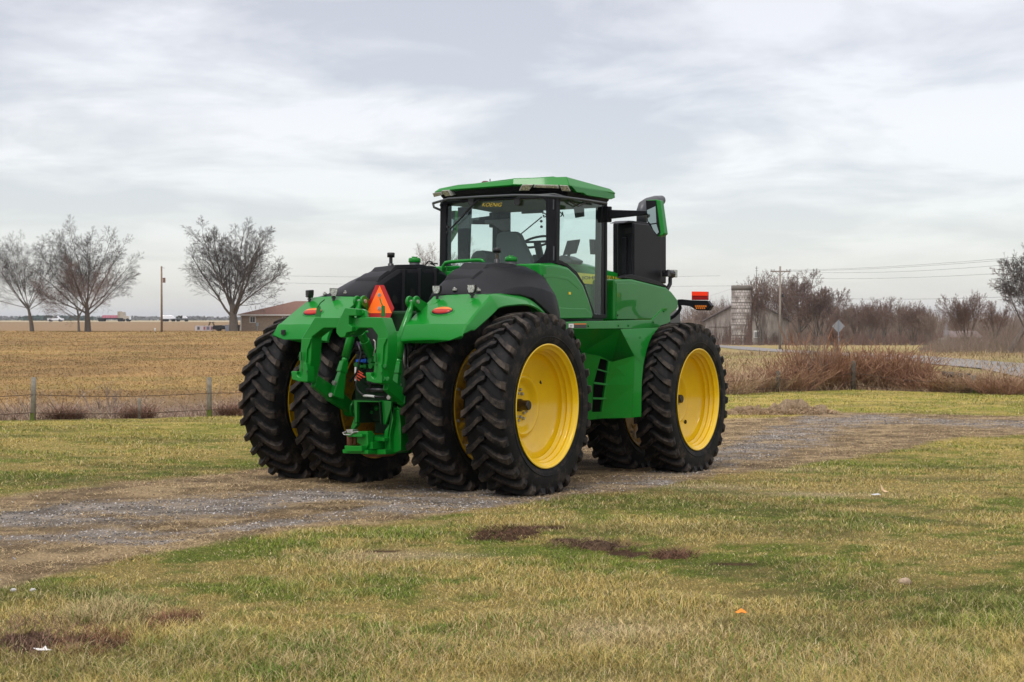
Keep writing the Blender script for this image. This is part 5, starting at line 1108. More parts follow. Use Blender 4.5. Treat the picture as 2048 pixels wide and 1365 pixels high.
belt('far_woods',70,165,1150,4.2,3500,fm2,'dark evergreen windbreak on the horizon behind the white pickup',6)
# ---------------------------------------------------------------- fence and weeds
fence=empty('wire_fence',(FX[1],FY[1],gz(FX[1],FY[1]))); tag(fence,'low wooden-post wire fence running along the far edge of the lawn','fence')
fo=Vector((FX[1],FY[1],gz(FX[1],FY[1])))
postm=mat('fence_post',(.23,.21,.17),.9,bump=(30,.6,.02),noise=(9,(.13,.12,.09),.4,.7)); postd=mat('dark_post',(.085,.075,.06),.9,bump=(30,.6,.02)); moss=mat('moss',(.10,.13,.02),.95,bump=(60,.6,.01)); wirem=mat('rusty_wire',(.10,.065,.05),.7,.4)
posts=[(65,838,755,28.0,.055,postm),(418,825,749,30.0,.055,postm),(278,830,792,29.2,.03,postm),(1556,786,746,42.4,.07,postd),(1706,781,725,43.7,.08,postd),(1948,787,753,41.8,.08,postm),(-300,850,768,26.3,.055,postm)]
wp=[]
for u,vb,vt,dd,r,m_ in posts:
    x=at(u,dd); z=gz(x,dd); h=(vb-vt)/F*dd+.03; p=Vector((x,dd,z))-fo; mb=MB(); tl=random.uniform(-.02,.02)
    mb.tube([p+Vector((0,0,-.25)),p+Vector((tl,0,h*.6)),p+Vector((tl*1.5,0,h))],[r,r*.98,r*.9],12); o=mb.build('post',m_,fence,smooth=True,angle=50)
    if m_ is postm and r>.04: mb=MB(); mb.tube([p+Vector((0,0,-.05)),p+Vector((0,0,.16))],[r*1.08,r*1.03],12,cap=False); mb.build('moss',moss,o,smooth=True)
    if r>.04: wp.append((x,dd,z,h))
wp.sort()
for hh in(.60,.18):
    pts=[]
    for (x,y,z,h),(x2,y2,z2,h2) in zip(wp[:-1],wp[1:]):
        for k in range(10):
            t=k/10; pts.append(Vector((x+(x2-x)*t,y+(y2-y)*t-.06,(z+h*hh)*(1-t)+(z2+h2*hh)*t-.05*math.sin(PI*t)*(1 if x<0 else 2)))-fo)
    pts.append(Vector((wp[-1][0],wp[-1][1]-.06,wp[-1][2]+wp[-1][3]*hh))-fo)
    mb=MB(); mb.tube(pts,.008,5); mb.build('wire',wirem,fence)
def stems(n,xr,yfn,h,w,cols,leanr,droop=.3,hfn=None):
    x=RNG.uniform(*xr,n); y=yfn(x,n); hh=h*(.35+.9*RNG.random(n)); 
    if hfn is not None: hh=hh*hfn(x,y)
    c=np.array(cols)[RNG.integers(0,len(cols),n)]*(.6+.8*RNG.random(n))[:,None]
    return x,y,hh,np.full(n,w)*(.6+.8*RNG.random(n)),leanr[0]+(leanr[1]-leanr[0])*RNG.random(n),c
cl=lambda x,y: .35+1.5*sst(.42,.72,fbm(x*.9,y*.9,101,3))
a=stems(30000,(-17,-1),lambda x,n: fence_y(x)+.1+RNG.random(n)*9.5,.36,.010,[(.40,.30,.19),(.24,.16,.11),(.20,.12,.09),(.42,.33,.22)],(.8,2.4),hfn=cl)
tag(blades('dry_weeds',a[0],a[1],a[2],a[3],a[4],a[5],wm,droop=.5),'matted dry brown weeds filling the ditch behind the left fence','weeds',kind='stuff')
a=stems(5200,(-17,-2),lambda x,n: fence_y(x)+.2+RNG.random(n)*3.5,.55,.009,[(.22,.13,.10),(.30,.20,.15),(.34,.28,.24)],(.2,1.3),hfn=cl)
tag(blades('dry_weeds',a[0],a[1],a[2],a[3],a[4],a[5],wm,droop=.2),'taller reddish weed stalks standing behind the left fence wires','weeds',kind='stuff')
a=stems(26000,(2,21),lambda x,n: fence_y(x)-.2+RNG.random(n)*7,.42,.012,[(.30,.20,.13),(.36,.25,.14),(.22,.13,.09),(.40,.31,.19)],(.3,1.6),hfn=cl)
tag(blades('dry_weeds',a[0],a[1],a[2],a[3],a[4],a[5],wm,droop=.3),'dry grass and weeds along the right-hand fence line','weeds',kind='stuff')
fa=33*np.exp(RNG.random(110000)*math.log(215/33)); fx=at(RNG.uniform(-150,1000,110000),fa); kk=fa>fence_y(fx)+4+5*RNG.random(110000); fx=fx[kk];fa=fa[kk]; nn=len(fa)
fc=ground_col(fx,fa)*(1.05+.35*RNG.random(nn))[:,None]*(.80+.4*sst(.35,.65,fbm(fx*.15,fa*.06,120,4)))[:,None]
tag(blades('dormant_turf',fx,fa,(.03+.045*RNG.random(nn))*(1+fa*.004),.008+fa*.0004,.5+1.3*RNG.random(nn),np.clip(fc,.02,.8),wm),'short orange-brown dormant turf of the field behind the left fence','grass',kind='stuff')
a=stems(30000,(4,60),lambda x,n: 50+RNG.random(n)*60,.25,.03,[(.34,.26,.14),(.30,.22,.12),(.24,.17,.11)],(.3,1.4),hfn=cl)
tag(blades('dry_grass',a[0],a[1],a[2],a[3],a[4],a[5],wm,droop=.3),'rough tan grass on the ground between the fence and the far road','grass',kind='stuff')
# brush shrubs: stems radiating from the ground with side twigs
def shrub_mesh(seed,H,W,n,lean=.0):
    r=random.Random(seed); t=Tree(seed)
    for i in range(n):
        a=r.random()*2*PI; q=r.random()**.6*W*.35; p=Vector((q*math.cos(a),q*math.sin(a),-.05)); sp=r.random()*.75; d=Vector((math.cos(a)*sp+lean,math.sin(a)*sp,1)).normalized(); L_=H*(.5+.55*r.random())
        pts=[p];dd=d
        for k in range(4): dd=(dd+Vector((r.gauss(0,.10),r.gauss(0,.10),.02))).normalized(); pts.append(pts[-1]+dd*L_/4)
        t.seg(pts,[.009,.008,.006,.005,.003],3,True)
        for _ in range(5):
            k=r.randint(1,3); s_=pts[k].lerp(pts[k+1],r.random()); e=(dd+Vector((r.gauss(0,.5),r.gauss(0,.5),r.gauss(0,.2)))).normalized()*L_*r.uniform(.15,.35); t.seg([s_,s_+e*.5+Vector((0,0,.01)),s_+e],[.005,.004,.003],3,True)
    return np.array(t.cv),np.array(t.cf)
twig2=mat('brush_tan',(.42,.29,.18),.9); twig3=mat('brush_grey',(.17,.12,.095),.9)
SH=[mkmesh('shrub',shrub_mesh(i,1.0,1.0,n_,ln),m_) for i,(n_,ln,m_) in enumerate(((175,.0,twigb),(165,.15,twigb),(120,-.12,twig2),(110,.05,twigb)))]
def shrub(k,u,dist,top,w,label):
    x=at(u,dist); z=gz(x,dist); h=CAMH+(640-top)/F*dist-z; o=bpy.data.objects.new('shrub',SH[k]); COL.objects.link(o); o.location=(x,dist,z); o.scale=(w,w,h); o.rotation_euler=(0,0,random.random()*6.28)
    return tag(o,label,'shrub','bare shrubs along the right-hand fence')
for k,u,dist,tp_,w_,lb in ((2,1462,41.5,742,1.6,'low tan shrub nearest the front tractor wheel'),(3,1495,42.5,736,1.8,'low greyish shrub second from the tractor wheel'),(2,1530,43,734,1.7,'reddish shrub just left of the short dark fence post'),(0,1580,43.5,718,2.0,'reddish shrub just right of the short dark fence post'),(3,1622,44.5,664,1.8,'tallest thin shrub reaching up in front of the utility pole base'),(1,1650,44.5,705,2.2,'wide rust-coloured shrub left of the taller dark post'),(1,1684,45,700,2.0,'rust-coloured shrub directly behind the taller dark post'),(0,1730,45,704,2.2,'dense rust-coloured shrub right of the taller dark post'),(1,1768,45,690,2.3,'tall dense rust-brown shrub in the middle of the right-hand fence line'),(0,1806,44.5,700,2.1,'rust-brown shrub next to the gap where the road shows'),(3,1850,43.5,750,2.0,'grey tangled low shrub over the fallen branches'),(3,1886,43,738,1.8,'thin dark-stemmed shrub left of the pale post'),(2,1925,42.6,742,1.8,'tan shrub immediately left of the pale post'),(2,1968,42.2,730,1.9,'tan feathery shrub immediately right of the pale post'),(0,2004,41.2,752,1.6,'last reddish shrub before the right edge')):
    shrub(k,u,dist,tp_,w_,lb)
SP=mkmesh('bare_bush',shrub_mesh(15,1.0,.6,34),twigt)
for u_,d_,h_,w_,m_,lb in((215,31.5,1.05,1.0,0,'spindly pale bare weed bush behind the left fence between its two posts'),(1630,44,2.1,1.1,1,'spindly tall bare bush among the shrubs left of the taller dark post')):
    o=bpy.data.objects.new('bare_bush',SP); COL.objects.link(o); x=at(u_,d_); o.location=(x,d_,gz(x,d_)); o.scale=(w_,w_,h_); tag(o,lb,'bush')
for u,d_,lb in((130,28.8,'brown drooping weed clump just right of the left fence post'),(275,29.6,'brown weed clump round the small middle post'),(470,30.6,'brown weed clump right of the second post, beside the tractor tyre')):
    cx,cy=at(u,d_),d_; c_=900; q=.35*np.sqrt(RNG.random(c_)); a=RNG.random(c_)*2*PI; col=C(.23,.13,.09)*(.5+.9*RNG.random(c_))[:,None]
    tag(blades('weed_clump',cx+q*np.cos(a),cy+q*np.sin(a),.25+.3*RNG.random(c_),np.full(c_,.008),.5+1.3*RNG.random(c_),col,wm,droop=.5),lb,'weeds','brown weed clumps along the left fence')
# fallen log in the brush
mb=MB(); mb.tube([(at(1884,43.2),43.2,gz(at(1884,43.2),43.2)+.55),(at(1945,43),43.0,gz(at(1945,43),43)+.50)],[.10,.09],10); mb.tube([(at(1890,43.4),43.4,gz(at(1890,43.4),43.4)-.1),(at(1893,43.2),43.2,gz(at(1890,43.4),43.4)+.52)],.06,8)
tag(mb.build('fallen_log',postd,smooth=True),'dark fallen log propped in the brush left of the pale post','log')
# ================================================================ ROADS
rm=mat('road_surface',(.21,.195,.185),.9,bump=(8,.3,.02),noise=(.6,(.21,.195,.185),.4,.7))
def strip(name,C_,w,m_,dz=.02):
    V=[];Fq=[]; 
    for i,(x,y) in enumerate(C_):
        a=np.array(C_[max(i-1,0)]);b=np.array(C_[min(i+1,len(C_)-1)]); d=(b-a)/np.linalg.norm(b-a); nx,ny=-d[1],d[0]
        for s_ in(-1,-.5,0,.5,1): X_,Y_=x+nx*s_*w/2,y+ny*s_*w/2; V.append((X_,Y_,gz(X_,Y_)+dz))
    for i in range(len(C_)-1):
        for k in range(4): a=i*5+k; Fq.append((a,a+1,a+6,a+5))
    return tag(obj_from_np(name,np.array(V),np.array(Fq),m_),kind='structure')
ctr=[(24.5,y_) for y_ in()]
pts=[]
for y_ in list(range(20,62,3))+list(range(62,300,5)): pts.append((float(np.interp(y_,[20,50,62,83,130,208,300],[17.0,21.3,23.4,22.8,26.0,33.0,38.0])),float(y_)))
strip('road',pts,4.8,rm,.05)
hm=mat('highway_surface',(.42,.41,.42),.9)
strip('highway',[(x_,432+x_*.03) for x_ in range(-420,120,12)],9,hm,.25)
# ================================================================ BUILDINGS
brick=bpy.data.materials.new('tan_brick'); brick.use_nodes=True; nt=brick.node_tree; b=nt.nodes['Principled BSDF']; br=nt.nodes.new('ShaderNodeTexBrick'); tc=nt.nodes.new('ShaderNodeTexCoord')
mp=nt.nodes.new('ShaderNodeMapping'); mp.inputs['Rotation'].default_value=(PI/2,0,0); br.inputs['Scale'].default_value=3.0; br.inputs['Color1'].default_value=(.32,.24,.17,1); br.inputs['Color2'].default_value=(.22,.17,.125,1); br.inputs['Mortar'].default_value=(.33,.29,.24,1); br.inputs['Mortar Size'].default_value=.012
nt.links.new(tc.outputs['Object'],mp.inputs['Vector']); nt.links.new(mp.outputs[0],br.inputs['Vector']); nt.links.new(br.outputs['Color'],b.inputs['Base Color']); b.inputs['Roughness'].default_value=.9
shing=mat('brown_shingles',(.20,.105,.075),.9,noise=(3,(.15,.08,.06),.4,.65)); trim=mat('white_trim',(.62,.62,.60),.6); wglass=mat('window_glass',(.03,.035,.04),.1)
D=216; hx0=at(481,D); hx1=at(742,D); hz=gz(hx0+5,D)
H_=empty('house',((hx0+hx1)/2,D+5,hz)); tag(H_,'long low tan brick house with brown hipped roof behind the tractor','house'); W2=(hx1-hx0)/2; hw=2.55
mb=MB(); mb.box((0,0,hw/2-.2),(2*W2,10,hw+.4)); wall=mb.build('wall',brick,H_)
o_=.45; ov=W2+o_; mb=MB(); e_=[(-ov,-5-o_,hw),(ov,-5-o_,hw),(ov,5+o_,hw),(-ov,5+o_,hw)]; rg=[(-ov+8.2,0,hw+2.15),(ov-8.2,0,hw+2.15)]
mb.add(e_+rg,[(0,1,5,4),(1,2,5),(2,3,4,5),(3,0,4),(3,2,1,0)]); roof_=mb.build('roof',shing,H_)
for px_,pz_ in((-8.2,.95),(-4.2,1.75)): mb=MB(); mb.tube([(px_,-5+pz_*2.2,hw+pz_-.1),(px_,-5+pz_*2.2,hw+pz_+.45)],.07,8); mb.build('vent_pipe',trim,roof_)
mb=MB(); mb.ring([Vector((-ov-.02,-5-o_-.02,hw-.18)),Vector((ov+.02,-5-o_-.02,hw-.18)),Vector((ov+.02,5+o_+.02,hw-.18)),Vector((-ov-.02,5+o_+.02,hw-.18))],[Vector((-W2+.05,-4.9,hw-.18)),Vector((W2-.05,-4.9,hw-.18)),Vector((W2-.05,4.9,hw-.18)),Vector((-W2+.05,4.9,hw-.18))],(0,0,.19)); mb.build('fascia',trim,H_)
for wx_,ww_ in((at(505.5,D)-(hx0+hx1)/2,.78),(at(571,D)-(hx0+hx1)/2,.9),(at(640,D)-(hx0+hx1)/2,.9)):
    mb=MB(); mb.box((wx_,-5.02,1.75),(ww_+.16,.08,1.0)); wn=mb.build('window',trim,H_); mb=MB(); mb.box((wx_-ww_*.24,-5.065,1.75),(ww_*.42,.03,.82)); mb.box((wx_+ww_*.24,-5.065,1.75),(ww_*.42,.03,.82)); mb.build('pane',wglass,wn)
mb=MB(); mb.box((-W2+.08,-5.03,hw/2-.1),(.14,.1,hw-.1)); mb.build('downpipe',trim,H_)
mb=MB(); mx_=at(515,D)-(hx0+hx1)/2; mb.box((mx_,-5.1,1.0),(.32,.16,.55)); mb.tube([(mx_,-5.1,-.1),(mx_,-5.1,.8)],.05,8); mb.build('meter_box',mat('meter_grey',(.30,.36,.40),.6),H_)
# things beside the house
D=212
def thing(name,u,dd): x_=at(u,dd); return empty(name,(x_,dd,gz(x_,dd)))
t_=tag(thing('banner',408,D),'low white banner with dark marks on the grass left of the house','banner'); pxm=D/F
mb=MB(); mb.box((0,0,.45),(36*pxm,.05,.75)); bn=mb.build('sheet',mat('banner_white',(.52,.48,.50),.7),t_)
for u_,w_,c_ in((397,5,(.10,.10,.10)),(409,4,(.30,.12,.13)),(416,6,(.16,.16,.22)),(423,3,(.28,.12,.14))): mb=MB(); mb.box(((u_-408)*pxm,-.035,.45),(w_*pxm,.02,.5)); mb.build('printed_mark',mat('mark',c_,.7),bn)
for u_ in(390,408,426): mb=MB(); mb.box(((u_-408)*pxm,.06,.4),(.06,.06,1.0)); mb.build('stake',postm,t_)
t_=tag(thing('covered_trailer',438,D),'low black covered trailer between the banner and the broad tree','trailer')
mb=MB(); mb.loft([[Vector((x_,y_*.8,z_)) for y_,z_ in((-.8,.25),(-.8,.7+h_),(.8,.7+h_),(.8,.25))] for x_,h_ in((-.9,.0),(-.6,.18),(.5,.22),(.9,.05))]); mb.build('cover',mat('black_tarp',(.012,.012,.014),.6),t_,bevel=.08)
for s_ in(-1,1): mb=MB(); mb.lathe([(-.08,.06),(-.08,.27),(.08,.27),(.08,.06)],(0,s_*.72,.27),n=16); mb.build('wheel',M['blackm'],t_)
for u_,c_,lb in((455,(.25,.27,.33),'grey bin at the foot of the broad tree beside the house'),(468,(.06,.12,.20),'dark blue bin next to the corner of the house'),(475,(.02,.02,.024),'black bin nearest the corner of the house')):
    t_=tag(thing('bin',u_,D),lb,'bin'); mb=MB(); mb.loft([[Vector((x_*k,y_*k,z_)) for x_,y_ in((-.36,-.3),(.36,-.3),(.36,.3),(-.36,.3))] for k,z_ in((.8,0),(1,.85))]); bb=mb.build('body',mat('bin_plastic',c_,.5),t_,bevel=.03); mb=MB(); mb.box((0,0,.91),(.80,.68,.09)); mb.build('lid',mat('bin_lid',tuple(k*.8 for k in c_),.5),t_,bevel=.03)
t_=tag(thing('wooden_stand',423,228),'small wooden A-frame stand in the field left of the broad tree','stand')
for s_ in(-1,1):
    for q_ in(-1,1): mb=MB(); mb.bar((s_*.75,q_*.4,0),(s_*.22,q_*.3,1.25),.09,.09); mb.build('leg',postd,t_)
mb=MB(); mb.box((0,0,1.28),(.8,.9,.08)); mb.build('seat',postd,t_)
mb=MB(); mb.box((0,-.36,.55),(1.15,.07,.09)); mb.build('crossbar',postd,t_)
t_=tag(thing('marker_post',310,200),'short white marker post left of the tall utility pole','post'); mb=MB(); mb.tube([(0,0,0),(0,0,.45),(0,0,.55)],[.11,.11,.05],12); mb.build('post',trim,t_,smooth=True,angle=40)
# barn and silo
def weathered(name,a,b_,sc):
    m=bpy.data.materials.new(name); m.use_nodes=True; nt=m.node_tree; bs=nt.nodes['Principled BSDF']; bs.inputs['Roughness'].default_value=.9
    tc=nt.nodes.new('ShaderNodeTexCoord'); mp=nt.nodes.new('ShaderNodeMapping'); mp.inputs['Scale'].default_value=(1,1,.25); n=nt.nodes.new('ShaderNodeTexNoise'); n.inputs['Scale'].default_value=sc; n.inputs['Detail'].default_value=8; n.inputs['Roughness'].default_value=.7
    r=nt.nodes.new('ShaderNodeMapRange'); r.inputs['From Min'].default_value=.38; r.inputs['From Max'].default_value=.62; x=nt.nodes.new('ShaderNodeMix'); x.data_type='RGBA'; x.inputs['A'].default_value=(*a,1); x.inputs['B'].default_value=(*b_,1)
    nt.links.new(tc.outputs['Object'],mp.inputs[0]); nt.links.new(mp.outputs[0],n.inputs['Vector']); nt.links.new(n.outputs['Fac'],r.inputs[0]); nt.links.new(r.outputs[0],x.inputs['Factor']); nt.links.new(x.outputs['Result'],bs.inputs['Base Color']); return m
wb=weathered('weathered_white_boards',(.36,.33,.30),(.14,.11,.095),.55)
D=282; bx=at(1494,D); bz=gz(bx,D); B_=empty('barn',(bx+1.5,D+9,bz),(0,0,-math.atan2(bx,D))); tag(B_,'weathered white gabled barn behind the concrete silo','barn')
hwid=82*D/F; eh=4.9; ph=9.4
mb=MB(); pr=[(-hwid,-.5),(hwid,-.5),(hwid,eh),(0,ph),(-hwid,eh)]; mb.loft([[Vector((x_,-9,z_)) for x_,z_ in pr],[Vector((x_,9,z_)) for x_,z_ in pr]]); mb.build('wall',wb,B_)
mb=MB()
for s_ in(-1,1): mb.prism([Vector((0,-9.5,ph+.08)),Vector((s_*(hwid+.7),-9.5,eh-.25)),Vector((s_*(hwid+.7),9.5,eh-.25)),Vector((0,9.5,ph+.08))],(0,0,.22))
mb.build('roof',mat('barn_roof',(.15,.125,.12),.9),B_)
mb=MB(); mb.box((2.0,-9.05,2.1),(1.3,.08,1.5)); wn=mb.build('window',trim,B_); mb=MB(); mb.box((2.0,-9.1,2.0),(1.0,.06,1.1)); mb.build('pane',weathered('old_pane',(.12,.12,.12),(.3,.3,.3),1),wn)
mb=MB(); mb.box((-3.9,-9.06,3.6),(7.6,.10,.10)); mb.build('trim_board',weathered('board_grey',(.25,.22,.2),(.15,.12,.1),.5),B_)
r=random.Random(4); t=Tree(8)
for i in range(200):
    c_=r.choice([-3.2,-3.8,-2.6,-1.2,3.5,5.6,-6.5]); x_=c_+r.gauss(0,.6); p=Vector((x_,-9.12,-.2)); pts=[p]
    top_=r.uniform(1.2,5.5 if c_<0 else 3.2)
    for k in range(5): pts.append(pts[-1]+Vector((r.gauss(0,.16),-.01,top_/5)))
    t.seg(pts,[.05,.04,.04,.03,.02,.01],3,True)
v_=obj_from_np('climbing_vine',np.array(t.cv),np.array(t.cf),twigr,B_)
sx=at(1483,262); sz=gz(sx,262); S_=empty('silo',(sx,262,sz)); tag(S_,'tall roofless concrete stave silo in front of the barn','silo'); sr=20.2*262/F; shh=CAMH+(640-571)/F*262-sz
sm=bpy.data.materials.new('silo_staves'); sm.use_nodes=True; nt=sm.node_tree; b=nt.nodes['Principled BSDF']; b.inputs['Roughness'].default_value=.95
tc=nt.nodes.new('ShaderNodeTexCoord'); uvx=nt.nodes.new('ShaderNodeSeparateXYZ'); at2=nt.nodes.new('ShaderNodeMath'); at2.operation='ARCTAN2'; mu=nt.nodes.new('ShaderNodeMath'); mu.operation='MULTIPLY'; mu.inputs[1].default_value=sr
cb=nt.nodes.new('ShaderNodeCombineXYZ'); br=nt.nodes.new('ShaderNodeTexBrick'); br.inputs['Scale'].default_value=1.0; br.inputs['Brick Width'].default_value=.55; br.inputs['Row Height'].default_value=.62; br.inputs['Mortar Size'].default_value=.05
br.inputs['Color1'].default_value=(.42,.385,.35,1); br.inputs['Color2'].default_value=(.27,.24,.215,1); br.inputs['Mortar'].default_value=(.13,.11,.10,1)
n=nt.nodes.new('ShaderNodeTexNoise'); n.inputs['Scale'].default_value=.6; n.inputs['Detail'].default_value=7; rr_=nt.nodes.new('ShaderNodeMapRange'); rr_.inputs[1].default_value=.48; rr_.inputs[2].default_value=.68; x=nt.nodes.new('ShaderNodeMix'); x.data_type='RGBA'; x.inputs['B'].default_value=(.13,.10,.085,1)
nt.links.new(tc.outputs['Object'],uvx.inputs[0]); nt.links.new(uvx.outputs['X'],at2.inputs[0]); nt.links.new(uvx.outputs['Y'],at2.inputs[1]); nt.links.new(at2.outputs[0],mu.inputs[0]); nt.links.new(mu.outputs[0],cb.inputs['X']); nt.links.new(uvx.outputs['Z'],cb.inputs['Y']); nt.links.new(cb.outputs[0],br.inputs['Vector'])
nt.links.new(tc.outputs['Object'],n.inputs['Vector']); nt.links.new(n.outputs['Fac'],rr_.inputs[0]); nt.links.new(rr_.outputs[0],x.inputs['Factor']); nt.links.new(br.outputs['Color'],x.inputs['A']); nt.links.new(x.outputs['Result'],b.inputs['Base Color'])
mb=MB(); mb.lathe([(-.5,sr),(shh,sr),(shh,sr-.16),(shh-1.5,sr-.16)],n=48,axis='z'); mb.build('stave_wall',sm,S_,smooth=True,angle=40)
mb=MB(); mb.lathe([(shh-.95,sr+.01),(shh-.95,sr+.035),(shh-.1,sr+.035),(shh-.1,sr+.01)],n=48,axis='z'); mb.build('top_band',mat('stained_concrete',(.14,.125,.11),.95),S_,smooth=True,angle=40)
for k in range(9): mb=MB(); z_=.8+k*(shh-2)/9; mb.tube([(sr*1.012*math.cos(a_),sr*1.012*math.sin(a_),z_) for a_ in np.linspace(0,2*PI,33)],.03,5,cap=False); mb.build('steel_hoop',postd,S_)
t=Tree(9)
for i in range(120):
    a_=-PI/2+r.gauss(.75,.35) if i%3 else -PI/2+r.gauss(-.6,.3); pts=[Vector((math.cos(a_)*(sr+.06),math.sin(a_)*(sr+.06),-.3))]; top_=r.uniform(1,7.5 if i%3 else 2.5)
    for k in range(6): a_+=r.gauss(0,.07); pts.append(Vector((math.cos(a_)*(sr+.06),math.sin(a_)*(sr+.06),top_*(k+1)/6)))
    t.seg(pts,[.05,.04,.04,.03,.03,.02,.01],3,True)
obj_from_np('climbing_vine',np.array(t.cv),np.array(t.cf),twigr,S_)
# old house with a pointed turret in the thicket
D=215; x0=at(1893,D); z0=gz(x0,D); O_=empty('old_house',(x0,D,z0)); tag(O_,'old pale building with a pointed turret half hidden in the thicket','building')
k=D/F; mb=MB(); mb.lathe([(-.3,5.5*k),(25*k,5.5*k)],n=8,axis='z'); mb.build('turret',wb,O_); mb=MB(); zt_=CAMH+(640-672)/F*D-z0; 
mb.lathe([(zt_,6.5*k),(CAMH+(640-640)/F*D-z0,.05)],n=8,axis='z'); mb.build('turret_roof',mat('spire_grey',(.20,.18,.18),.8),O_)
mb=MB(); wz=CAMH+(640-677)/F*D-z0; mb.box((38*k,3,wz/2-.2),(60*k,6,wz+.4)); mb.build('wall',wb,O_); mb=MB(); mb.prism([Vector((5*k,-.6,wz)),Vector((72*k,-.6,wz)),Vector((72*k,3,wz+1.0)),Vector((5*k,3,wz+1.0))],(0,0,.15)); mb.build('roof',mat('roof_brown',(.16,.12,.11),.9),O_)
# ================================================================ POLES, WIRES, SIGN
wood=mat('pole_wood',(.24,.17,.11),.9,bump=(20,.4,.02),noise=(4,(.17,.12,.08),.4,.7)); woodg=mat('pole_wood_grey',(.27,.235,.20),.9,noise=(4,(.2,.17,.15),.4,.7)); wm2=mat('power_cable',(.10,.10,.11),.6)
D=200; x0=at(323.5,D); z0=gz(x0,D); p=tag(empty('utility_pole',(x0,D,z0)),'tall plain brown utility pole with a small box, left of the broad tree','pole'); ht=CAMH+(640-533)/F*D-z0
mb=MB(); mb.tube([(0,0,-.4),(0,0,ht)],[.17,.12],10); mb.build('mast',wood,p,smooth=True,angle=50)
zb_=CAMH+(640-561)/F*D-z0; mb=MB(); mb.tube([(.38,-.05,zb_-.35),(.38,-.05,zb_+.35)],.2,12); mb.build('transformer',mat('rusty_grey',(.20,.12,.09),.7),p); mb=MB(); mb.box((.2,0,zb_+.3),(.3,.08,.08)); mb.box((.2,0,zb_-.25),(.3,.08,.08)); mb.build('bracket',M['steel'],p); mb=MB(); mb.tube([(.0,-.1,ht-.15),(.5,-.1,ht-.3)],.025,6); mb.build('insulator_arm',wm2,p)
D=160; x0=at(1560,D); z0=gz(x0,D); zt_=CAMH+(640-533)/F*D; p=tag(empty('utility_pole',(x0,D,z0)),'grey utility pole with a crossarm standing in front of the barn','pole')
mb=MB(); mb.tube([(0,0,-.4),(0,0,zt_-z0)],[.16,.11],10); mb.build('mast',woodg,p,smooth=True,angle=50)
za=CAMH+(640-543.5)/F*D-z0; mb=MB(); mb.box((.03,0,za),(40*D/F,.12,.13)); ca=mb.build('crossarm',woodg,p)
for q_ in(-1.05,-.7,.75,1.1): mb=MB(); mb.tube([(q_,0,za+.05),(q_,0,za+.25)],[.03,.06],8); mb.build('insulator',mat('porcelain',(.3,.3,.3),.3),ca)
mb=MB(); mb.bar((-.6,-.08,za),(0,-.08,za-.55),.04,.04); mb.bar((.6,-.08,za),(0,-.08,za-.55),.04,.04); mb.build('brace',postd,p)
zc_=CAMH+(640-592)/F*D-z0; mb=MB(); mb.tube([(.28,-.1,zc_-.18),(.28,-.1,zc_+.18)],.13,10); mb.bar((0,0,zc_),(.28,-.1,zc_),.05,.05); mb.build('lamp_box',M['blackm'],p)
top_=Vector((x0,D,z0))
def wire(p0,p1,sag,label,r_=.010):
    pts=[Vector(p0).lerp(Vector(p1),k/24)+Vector((0,0,-sag*4*(k/24)*(1-k/24))) for k in range(25)]; mb=MB(); mb.tube(pts,r_,4); return tag(mb.build('power_line',wm2),label,'cable','overhead wires')
def at3(u,v,dd): return (at(u,dd),dd,CAMH+(640-v)/F*dd)
wire(at3(1575,540.5,160),at3(2110,508,95),.25,'highest overhead wire running right from the crossarm pole')
wire(at3(1545,542,160),at3(2110,512,96),.3,'second overhead wire running right from the crossarm pole')
wire(at3(1578,543,160),at3(2110,521,97),.45,'third overhead wire running right from the crossarm pole')
wire(at3(1560,555,160),at3(2110,540,96),.35,'overhead wire below the three at the crossarm, right side')
wire(at3(1560,592,160),at3(2110,590,96),.35,'lowest overhead wire, right of the crossarm pole at lamp-box height')
wire(at3(1560,545,160),at3(1200,640,420),1.2,'overhead wire slanting down left behind the silo')
wire(at3(420,549,420),at3(1440,552,400),.8,'upper faint overhead wire crossing behind the tractor',.03); wire(at3(420,562,420),at3(1470,572,400),.8,'lower faint overhead wire crossing behind the tractor',.03)
# far lattice mast
D=600; x0=at(1513,D); z0=gz(x0,D); p=tag(empty('lattice_mast',(x0,D,z0)),'tiny distant mast tip showing above the trees right of the silo','mast'); h_=CAMH+(640-533)/F*D-z0; mb=MB(); mb.tube([(0,0,0),(0,0,h_)],[.35,.12],6); mb.build('mast',wm2,p); mb=MB(); mb.box((0,0,h_-.8),(1.6,.2,.12)); mb.box((0,0,h_-1.8),(1.2,.2,.12)); mb.build('antenna',wm2,p)
# road sign seen from behind
D=85; x0=at(1677,D); z0=gz(x0,D); p=tag(empty('road_sign',(x0,D,z0)),'grey back of a diamond road sign beside the far road','road sign'); zc_=CAMH+(640-653)/F*D-z0
mb=MB(); s_=.40; mb.prism([Vector((0,0,zc_+s_)),Vector((s_,0,zc_)),Vector((0,0,zc_-s_)),Vector((-s_,0,zc_))],(0,.006,0)); mb.build('sign_plate',mat('aluminium',(.30,.31,.32),.45,.6),p); mb=MB(); mb.box((0,-.03,(zc_+.35)/2),(.06,.04,zc_+.45)); mb.build('post',mat('galvanised',(.22,.25,.28),.5,.4),p)
